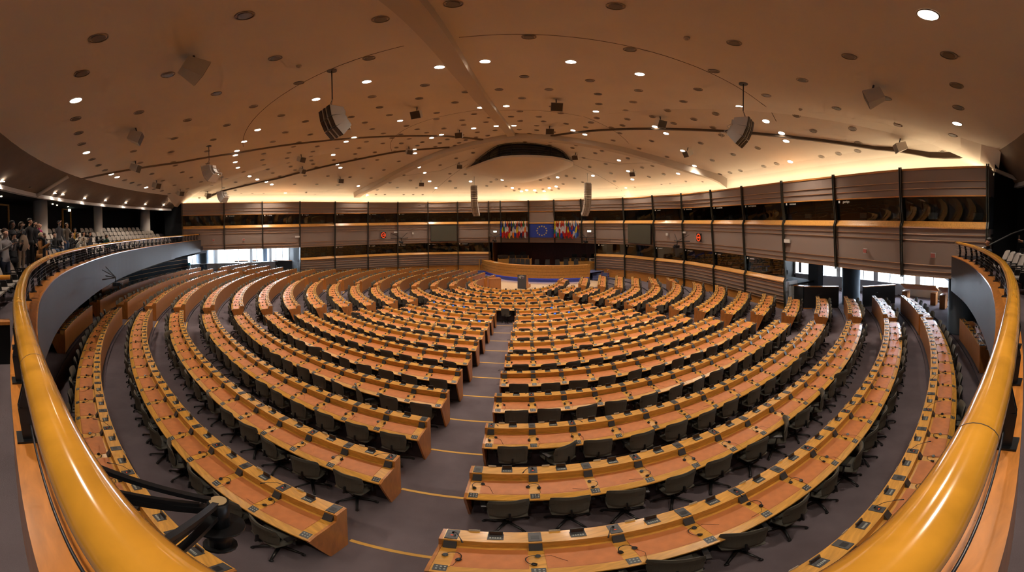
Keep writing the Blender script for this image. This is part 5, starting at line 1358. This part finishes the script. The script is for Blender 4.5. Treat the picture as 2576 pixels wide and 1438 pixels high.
DL_OFF=[(-3.84,-23.9),(-2.71,-21.93),(-5.24,-23.82),(-5.48,-21.77),(-4.02,-19.84),(-5.08,-17.69),(-6.6,-19.57),(-8.08,-21.35),(-7.44,-17.32),(-8.06,-23.3),(-9.42,-22.89),(-10.7,-22.47),(-13.1,-21.41),(-14.29,-20.76),(-15.41,-20.08),(-9.06,-19.02),(-9.61,-16.78),(-11.25,-18.31),(-11.61,-16.01),(-12.67,-19.61),(-13.33,-17.31),(-13.5,-15.03),(-14.83,-18.33),(-15.23,-16.13),(-16.01,-15.55),(-15.9,-13.29),(-17.67,-14.09),(-17.49,-16.38),(-18.18,-17.91),(-19.1,-17.04),(-19.93,-16.15),(-19.4,-14.61),(-19.1,-12.5),(-20.42,-10.76),(-20.92,-12.83),(-22.23,-10.88),(-21.54,-14.25),(-22.3,-13.19),(-23.33,-11.97),(-23.44,-10.44),(-24.92,-8.72),(-24.7,-8.06),(-22.02,-8.55),(-23.93,-8.46),(-23.66,-7.13),(-19.87,-8.68),(-20.77,-6.97),(-20.79,-5.81),(-22.35,-7.04),(-22.26,-5.77),(-18.58,-10.41),(-17.91,-8.58),(-11.6,-11.98),(-13.79,-10.53),(-15.02,-9.42),(-16.07,-8.24),(-17.26,-6.63),(-17.62,-5.69),(-22.32,-5.0),(-21.71,-4.17),(-21.08,-3.33),(-8.04,-15.2),(-8.32,-13.26),(-10.03,-12.72),(-9.87,-10.86),(-11.24,-10.17),(-12.05,-9.68),(-6.74,-11.81),(-6.89,-10.19),(-7.32,-8.51),(-5.07,-12.24),(-5.35,-10.56),(-8.19,-9.72),(-9.45,-9.15),(-5.62,-7.61),(-5.42,-6.35),(-5.23,-5.1),(-7.34,-6.97),(-6.68,-5.86),(-11.45,-8.05),(-13.2,-8.78),(-12.43,-7.22),(-14.24,-7.77),(-13.48,-6.05),(-15.42,-6.33),(-14.05,-5.25),(-15.86,-5.53),(-14.44,-4.52),(-16.14,-4.65),(-14.66,-3.81),(-17.78,-4.71),(-16.24,-3.88),(-11.12,-6.2),(-12.88,-3.98),(-9.04,-5.96),(-10.26,-4.73),(-11.08,-3.86),(-11.52,-2.98),(-8.55,-4.47),(-7.47,-5.39),(-6.72,-4.22),(-7.53,-3.61),(-6.22,-2.97),(-8.16,-3.02),(-9.82,-3.16),(-8.57,-2.35),(-10.15,-2.47),(-6.75,-2.49),(-10.39,-1.61),(-9.2,-0.07),(-12.14,-0.68),(-11.01,0.97),(-16.38,-3.09),(-15.14,-1.49),(-13.96,0.21),(-12.74,1.92),(-18.17,-2.32),(-16.91,-0.71),(-15.72,1.03),(-19.22,-0.89),(-18.61,-0.07),(-17.43,1.69),(-16.84,2.59),(-16.17,3.37),(-10.1,3.35),(-10.09,4.97),(-11.91,4.26),(-11.82,5.85),(-10.18,6.99),(-13.67,5.06),(-14.15,5.76),(-13.44,6.39),(-11.84,7.64),(-10.96,8.14),(-10.08,8.65),(-0.02,-20.09),(-1.36,-19.98),(2.59,-20.05),(1.18,-18.05),(-2.66,-17.91),(3.54,-17.7),(1.01,-14.36),(3.19,-14.23),(-2.39,-14.22),(-4.53,-14.04),(-1.26,-12.59),(0.02,-12.61),(1.91,-12.6),(5.07,-13.7),(-3.2,-12.46),(-2.06,-10.96),(-3.34,-9.4),(0.85,-11.07),(2.23,-9.56),(-1.69,-8.22),(0.67,-8.36),(2.74,-8.18),(-3.74,-8.04),(-2.55,-7.0),(-0.99,-7.11),(0.16,-7.11),(1.65,-7.1),(-1.36,-6.01),(0.61,-5.93),(1.95,-5.94),(3.26,-5.86),(-2.72,-5.77),(-4.01,-5.46),(1.58,-4.69),(-1.1,-3.46),(-2.28,-3.38),(0.47,-3.42),(1.6,-3.57),(2.68,-3.61),(-3.37,-3.09),(-1.74,-2.26),(0.24,-2.23),(1.13,-2.46),(1.98,-2.44),(-2.58,-2.16),(-3.35,-1.87),(-4.5,-2.64),(-5.18,-2.14),(-3.92,-1.47),(-4.35,-0.97),(-5.68,-1.55),(2.61,-1.06),(0.79,-0.54),(-3.19,0.21),(2.61,-0.29),(4.43,-1.37),(4.28,-0.57),(-4.67,0.57),(-3.37,1.22),(-4.92,1.95),(-6.39,1.24),(-3.32,2.9),(3.65,1.02),(-6.55,2.89),(-4.97,3.94),(-6.27,5.24),(-4.92,5.79),(-6.66,6.9),(-6.51,8.64),(-2.74,7.91),(-3.28,8.72),(-2.15,7.4),(-0.95,7.59),(-1.33,8.86),(0.01,9.26),(2.11,7.11),(2.9,6.68),(4.47,5.57),(5.25,5.77),(4.33,7.33),(2.41,8.96),(3.31,8.96),(3.98,8.5),(-0.53,9.66),(0.96,9.71),(1.77,9.57),(3.83,-12.41),(4.2,-10.73),(5.44,-11.85),(5.63,-10.09),(7.01,-13.41),(7.13,-11.54),(6.05,-8.9),(4.66,-7.93),(4.53,-6.92),(4.42,-5.8),(5.72,-6.82),(6.13,-7.67),(6.9,-10.24),(8.0,-10.27),(8.39,-11.66),(8.69,-13.08),(9.44,-11.6),(10.2,-11.15),(6.38,-6.16),(8.26,-6.46),(6.43,-4.34),(8.21,-4.24),(10.2,-9.0),(10.09,-4.52),(12.0,-7.23),(6.33,-1.36),(6.0,-0.54),(5.38,1.14),(8.28,-1.39),(7.19,1.19),(6.16,2.8),(10.14,-1.58),(9.69,-0.53),(8.04,2.93),(10.74,0.79),(11.38,-0.82),(8.72,4.42),(6.07,6.18),(9.26,5.67),(10.61,4.08),(11.65,2.19),(12.09,1.28),(12.51,0.38),(13.14,-1.29),(13.63,-2.98),(13.6,-5.59),(8.3,-16.91),(10.47,-16.13),(10.03,-18.45),(11.66,-15.93),(12.04,-17.66),(13.06,-17.24),(12.05,-11.73),(12.04,-9.5),(13.79,-11.24),(13.81,-10.08),(13.76,-7.79),(13.69,-6.7),(13.8,-14.53),(13.71,-15.67),(13.65,-16.8),(5.16,-19.65),(6.77,-21.36),(6.86,-23.45),(5.98,-17.46),(7.68,-19.15),(8.28,-23.13),(6.62,-15.36),(9.3,-20.77),(9.7,-22.72),(11.76,-19.84),(12.27,-21.7),(13.8,-20.98),(14.13,-20.64)]
# ------------------------------------------------------------------ recessed ceiling lights
def lampmesh(lit,rr=0.15):
    mb=MB(); n=20
    P=[(rr*1.12,0.0),(rr*1.12,-0.012),(rr,-0.014),(rr*0.93,0.03),(rr*0.8,0.10)] if not lit else [(rr*1.12,0.0),(rr*1.12,-0.012),(rr,-0.014),(rr*0.97,0.0)]
    for (r0,z0),(r1,z1) in zip(P,P[1:]):
        for i in range(n):
            a=2*PI*i/n; b=2*PI*(i+1)/n
            mb.quad((r0*math.cos(a),r0*math.sin(a),z0),(r0*math.cos(b),r0*math.sin(b),z0),(r1*math.cos(b),r1*math.sin(b),z1),(r1*math.cos(a),r1*math.sin(a),z1),0,False)
    r,z=P[-1]
    return mb,(r,z)
m_can=mat('downlight_can',(0.16,0.11,0.07),0.5)
m_ringm=mat('downlight_ring',(0.30,0.23,0.17),0.6)
mb,(r,z)=lampmesh(False); n=20
mb.m=[0 if i<2*n else 1 for i in range(len(mb.m))]
mb.poly([(r*math.cos(2*PI*i/n),r*math.sin(2*PI*i/n),-0.0142) for i in range(n)],1)
OFFM=mb.mesh('downlight',[m_ringm,m_can])
mb,(r,z)=lampmesh(True)
mb.poly([(r*math.cos(2*PI*i/n),r*math.sin(2*PI*i/n),-0.0145) for i in range(n)],1)
ONM=mb.mesh('downlight',[m_ringm,m_lamp])
def ceilM(x,y,drop=0.0):
    N=cnorm(x,y); Z=-N; X=Vector((0,1,0)).cross(Z).normalized(); Y=Z.cross(X); z=ceilz(x,y)
    p=Vector((x,y,z))+N*drop
    return Matrix(((X[0],Y[0],Z[0],p[0]),(X[1],Y[1],Z[1],p[1]),(X[2],Y[2],Z[2],p[2]),(0,0,0,1)))
allp=[(x,y,1) for x,y in DL_ON]+[(x,y,0) for x,y in DL_OFF]
rings={}
for x,y,l in allp:
    if y<-1.0 or abs(x)>9: k=int(round((26.2-math.hypot(x,y))/1.45)); zone='hall'
    else: k=int(round((12-math.dist((x,y),(0.5,1.5)))/1.6)); zone='dais'
    rings.setdefault((zone,k,l),[]).append((math.atan2(x,-y),x,y))
SPOT=330.0
spots=[]
for (zone,k,l),L_ in rings.items():
    L_.sort()
    for j,(a,x,y) in enumerate(L_):
        o=obj('downlight',ONM if l else OFFM); o.matrix_world=ceilM(x,y,0.004)
        lab='%s round recessed ceiling downlight, ring %s of the %s side, %s from left'%('lit' if l else 'unlit',od(max(0,k)),zone,od(j))
        tag(o,lab,'ceiling light','lit recessed downlights' if l else 'unlit recessed downlights')
        if l: spots.append((x,y))
for i,(x,y) in enumerate(spots):
    ld=bpy.data.lights.new('downlight_beam','SPOT'); ld.energy=SPOT; ld.spot_size=rad(118); ld.spot_blend=0.8; ld.shadow_soft_size=0.13
    ld.color=(1.0,0.88,0.74); lo=bpy.data.objects.new('downlight_beam',ld); COL.objects.link(lo); lo.location=(x,y,ceilz(x,y)-0.06)
# small lamps under the gallery ceiling and on the soffit
def soffit(px,py):
    l=(px-X0)/F; el=(576-py)/F; r=26.6
    while r<28.0:
        dx,dy=raydir(px); x,y,t=raycirc(px,r)
        if CAM[2]+t*math.tan(el)>8.22-(r-26.66)*1.10/1.29: return x,y,8.22-(r-26.66)*1.10/1.29
        r+=0.02
    return x,y,7.15
for i,(px,py,on) in enumerate([(9,443,1),(140,478,1),(160,482,1),(215,493,1),(267,500,1),(318,507,1),(367,512,1),(413,515,1),(78,463,0)]):
    x,y,z=soffit(px,py); q=obj('downlight',ONM if on else OFFM); q.matrix_world=Matrix.Translation((x,y,z-0.05))@Matrix.Scale(0.62,4)
    tag(q,('lit' if on else 'unlit')+' small downlight in the brown soffit over the left gallery, %s along'%od(i),'ceiling light','soffit downlights')
    if on:
        ld=bpy.data.lights.new('soffit_beam','SPOT'); ld.energy=70; ld.spot_size=rad(110); ld.spot_blend=0.8; ld.shadow_soft_size=0.08; ld.color=(1,0.82,0.62); lo=bpy.data.objects.new('soffit_beam',ld); COL.objects.link(lo); lo.location=(x,y,z-0.12)
for i,(px,py) in enumerate([(5,507),(134,520),(145,509),(173,520)]):
    x,y,t=raycirc(px,29.3+0.3*i); mb=MB(); mb.cyl((0,0),0.05,-0.04,0,12); q=build(mb,'spotlight',[m_lampdim]); q.matrix_world=TR(x,y,7.12); tag(q,'tiny warm spotlight in the dark gallery ceiling, %s from the left'%od(i),'ceiling light','gallery spotlights')
for px in (30,300,2540):
    x,y,t=raycirc(px,28.6) if px<1300 else raycirc(px,26.6); ld=bpy.data.lights.new('gallery_beam','SPOT'); ld.energy=60; ld.spot_size=rad(120); ld.spot_blend=0.9; ld.shadow_soft_size=0.1; ld.color=(1,0.85,0.72); lo=bpy.data.objects.new('gallery_beam',ld); COL.objects.link(lo); lo.location=(x,y,6.9)
for x,y in ((-2.6,-25.9),(0.9,-26.3),(4.3,-25.9)):
    ld=bpy.data.lights.new('gallery_beam','SPOT'); ld.energy=220; ld.spot_size=rad(120); ld.spot_blend=0.9; ld.shadow_soft_size=0.1; ld.color=(1,0.88,0.72); lo=bpy.data.objects.new('gallery_beam',ld); COL.objects.link(lo); lo.location=(x,y,8.0)
# smoke detectors
for i,(x,y) in enumerate(((-4.1,-18.9),(4.3,-19.2),(9.9,-16.9))):
    mb=MB(); mb.cyl((0,0),0.07,-0.05,0.0,14); mb.cyl((0,0),0.035,-0.08,-0.05,10); q=build(mb,'smoke_detector',[m_rib]); q.matrix_world=ceilM(x,y); tag(q,'small round smoke detector on the ceiling, %s from the left'%od(i),'smoke detector')
# ------------------------------------------------------------------ ceiling loudspeakers
BOX=[(-4.47,-21.74,1.0),(-9.63,-20.8,1.0),(-14.43,-18.78,.95),(-19.15,-15.25,.95),(-22.14,-11.62,.95),(-23.6,-7.9,.95),(-3.8,-10.99,.9),(-3.24,-4.5,.9),(2.3,-10.94,.95),(2.35,-4.84,.9),(7.17,-10.54,.9),(-7.37,-2.61,.85),(-13.23,-7.5,.9),(-15.28,-4.82,.9),(-14.52,-0.52,.9),(-9.22,5.57,.9),(-4.89,2.97,.85),(4.64,0.4,.85),(9.29,0.51,.85),(10.14,-7.57,.9),(8.4,-20.93,.95),(13.14,-19.21,.9)]
for i,(x,y,s) in enumerate(BOX):
    z=ceilz(x,y); 
    tgt=Vector((0,-9,0.8)) if math.hypot(x,y)<16 else Vector((x*0.45,y*0.45-3,0.8))
    if i in (6,7,8,9,10): tgt=Vector((x*1.6,-24,1))
    d=(tgt-Vector((x,y,z))); d.z*=0.55; d.normalize()
    X=d.cross(Vector((0,0,1))).normalized(); Zz=X.cross(d)
    c=Vector((x,y,z-0.36))
    M=Matrix(((X[0],d[0],Zz[0],c[0]),(X[1],d[1],Zz[1],c[1]),(X[2],d[2],Zz[2],c[2]),(0,0,0,1)))
    root=tag(empty('ceiling_speaker',M),'wedge shaped beige loudspeaker under the ceiling, %s'%(['largest, above the left half near camera','second along the left outer ring','third along the left outer ring','fourth along the left outer ring','fifth along the left outer ring','by the left end of the lit cove','left of the spine rib, nearer of two','left of the spine rib, farther one','right of the spine rib, nearer of two','right of the spine rib, farther one','right of the hall middle by black rib','between arch and left black rib','left middle, upper of a pair','left middle, lower of a pair','above the left clock','above left screen','left of the control booth','right of the control booth','above the right screen','above the right clock','largest on the right side near camera','near the right end of the lit cove'][i]),'loudspeaker','ceiling loudspeakers')
    mb=MB(); a=0.28*s; b=0.17*s; e=0.21*s
    mb.hexa([(-a,0.2,-e),(a,0.2,-e),(a*0.55,-0.25,-e*0.8),(-a*0.55,-0.25,-e*0.8),(-a,0.2,e),(a,0.2,e),(a*0.55,-0.25,e*0.8),(-a*0.55,-0.25,e*0.8)]); build(mb,'cabinet',[m_spk],root)
    mb=MB(); mb.box((0,0.202,0),(2*a*0.93,0.012,2*e*0.92)); build(mb,'grille',[m_grill],root)
    mb=MB(); mb.tube([(0,0,e*0.7),tuple(M.inverted()@Vector((x,y,z+0.02)))],0.025,8); mb.cyl((0,0),0.0,0,0.001,3); build(mb,'bracket',[m_dark],root)
# hanging three-box loudspeaker clusters
def cluster(x,y,hang,ang,lab,s=1.0):
    z=ceilz(x,y); root=tag(empty('hanging_speaker',TR(x,y,z-hang,ang)),lab,'loudspeaker','hanging three box loudspeakers')
    mb=MB(); mb.tube([(0,0,0.30),(0,0,hang)],0.018,6); mb.tube([(-0.12,0.1,0.0),(0,0,0.30)],0.008,4); mb.tube([(0.12,0.1,0.0),(0,0,0.30)],0.008,4); mb.cyl((0,0),0.14,hang-0.03,hang+0.01,16,0); build(mb,'suspension',[m_cable],root)
    zz=0.0; tilt=-0.05
    T=Matrix.Translation((0,0.22,0))
    for k in range(3):
        tilt-=0.10; M=T@Matrix.Rotation(tilt,4,'X')
        mb=MB(); w=0.36*s; h=0.31*s
        mb.hexa([(-w,0.03,-h),(w,0.03,-h),(w*0.75,-0.42,-h+0.05),(-w*0.75,-0.42,-h+0.05),(-w,0.03,-0.01),(w,0.03,-0.01),(w*0.75,-0.42,-0.05),(-w*0.75,-0.42,-0.05)])
        c=build(mb,'cabinet',[m_white],root,M)
        mb=MB(); mb.box((-w*0.72,0.038,-h/2),(w*0.5,0.02,h*0.95)); mb.box((w*0.72,0.038,-h/2),(w*0.5,0.02,h*0.95)); mb.box((0,0.038,-h/2),(w*0.3,0.02,h*0.95)); build(mb,'grille',[m_grill],c)
        mb=MB(); mb.box((0,-0.46,-h/2),(0.3,0.12,0.14)); mb.tube([(0.1,-0.5,-h/2-0.05),(0.2,-0.62,-h/2-0.18),(0.1,-0.5,-h/2-0.30)],0.012,5); build(mb,'connector',[m_white],c)
        T=M@Matrix.Translation((0,0,-h))
cluster(-3.86,-17.78,1.25,2.6,'large hanging loudspeaker of three stacked boxes, left near camera',1.0)
cluster(7.16,-17.21,1.25,-2.45,'large hanging loudspeaker of three stacked boxes, right near camera',1.0)
cluster(-12.62,-15.55,1.05,1.9,'hanging loudspeaker of three stacked boxes over the far left ring',1.0)
cluster(-19.25,-9.62,1.15,1.7,'hanging loudspeaker of three stacked boxes near left cove end',1.0)
# long curved line arrays by the flags
def array(x,y,ztop,n,ang,lab):
    z=ceilz(x,y); root=tag(empty('line_array',TR(x,y,ztop,ang)),lab,'loudspeaker','long curved line arrays'); 
    mb=MB(); mb.tube([(0,0,0.05),(0,0,z-ztop)],0.02,6); mb.cyl((0,0),0.08,z-ztop-0.03,z-ztop,12); mb.box((0,0,0.05),(0.5,0.4,0.06)); build(mb,'suspension',[m_white],root)
    T=Matrix.Translation((0,0.16,0)); h=3.05/n
    for k in range(n):
        tilt=-0.002-0.0065*max(0,k-2)**1.25; M=T@Matrix.Rotation(tilt,4,'X')
        mb=MB(); mb.hexa([(-0.33,0,-h+0.012),(0.33,0,-h+0.012),(0.26,-0.34,-h+0.03),(-0.26,-0.34,-h+0.03),(-0.33,0,0),(0.33,0,0),(0.26,-0.34,-0.02),(-0.26,-0.34,-0.02)])
        mb.box((0,0.004,-h/2),(0.30,0.012,h*0.9),1); mb.box((-0.25,0.004,-h/2),(0.08,0.012,h*0.9),1); mb.box((0.25,0.004,-h/2),(0.08,0.012,h*0.9),1)
        build(mb,'array_module',[m_white,mat('array_mesh',(0.30,0.25,0.21),0.7)],root,M); T=M@Matrix.Translation((0,0,-h))
array(-4.2,6.6,8.95,14,2.9,'long curved white line array hanging left of the flags')
array(6.2,4.2,8.85,14,-2.75,'long curved white line array hanging right of the flags')
# ------------------------------------------------------------------ world and film
w=bpy.data.worlds.new('world'); S.world=w; w.use_nodes=True
w.node_tree.nodes['Background'].inputs[0].default_value=(0.75,0.88,1,1); w.node_tree.nodes['Background'].inputs[1].default_value=0.02
S.view_settings.exposure=0.62
cy=S.cycles
cy.use_denoising=True; cy.max_bounces=4; cy.diffuse_bounces=3; cy.glossy_bounces=2; cy.transmission_bounces=2; cy.transparent_max_bounces=5
cy.sample_clamp_indirect=4.0; cy.caustics_reflective=False; cy.caustics_refractive=False; cy.use_light_tree=True; cy.use_adaptive_sampling=True; cy.adaptive_threshold=0.12; cy.adaptive_min_samples=8
print('objects',len(S.objects))
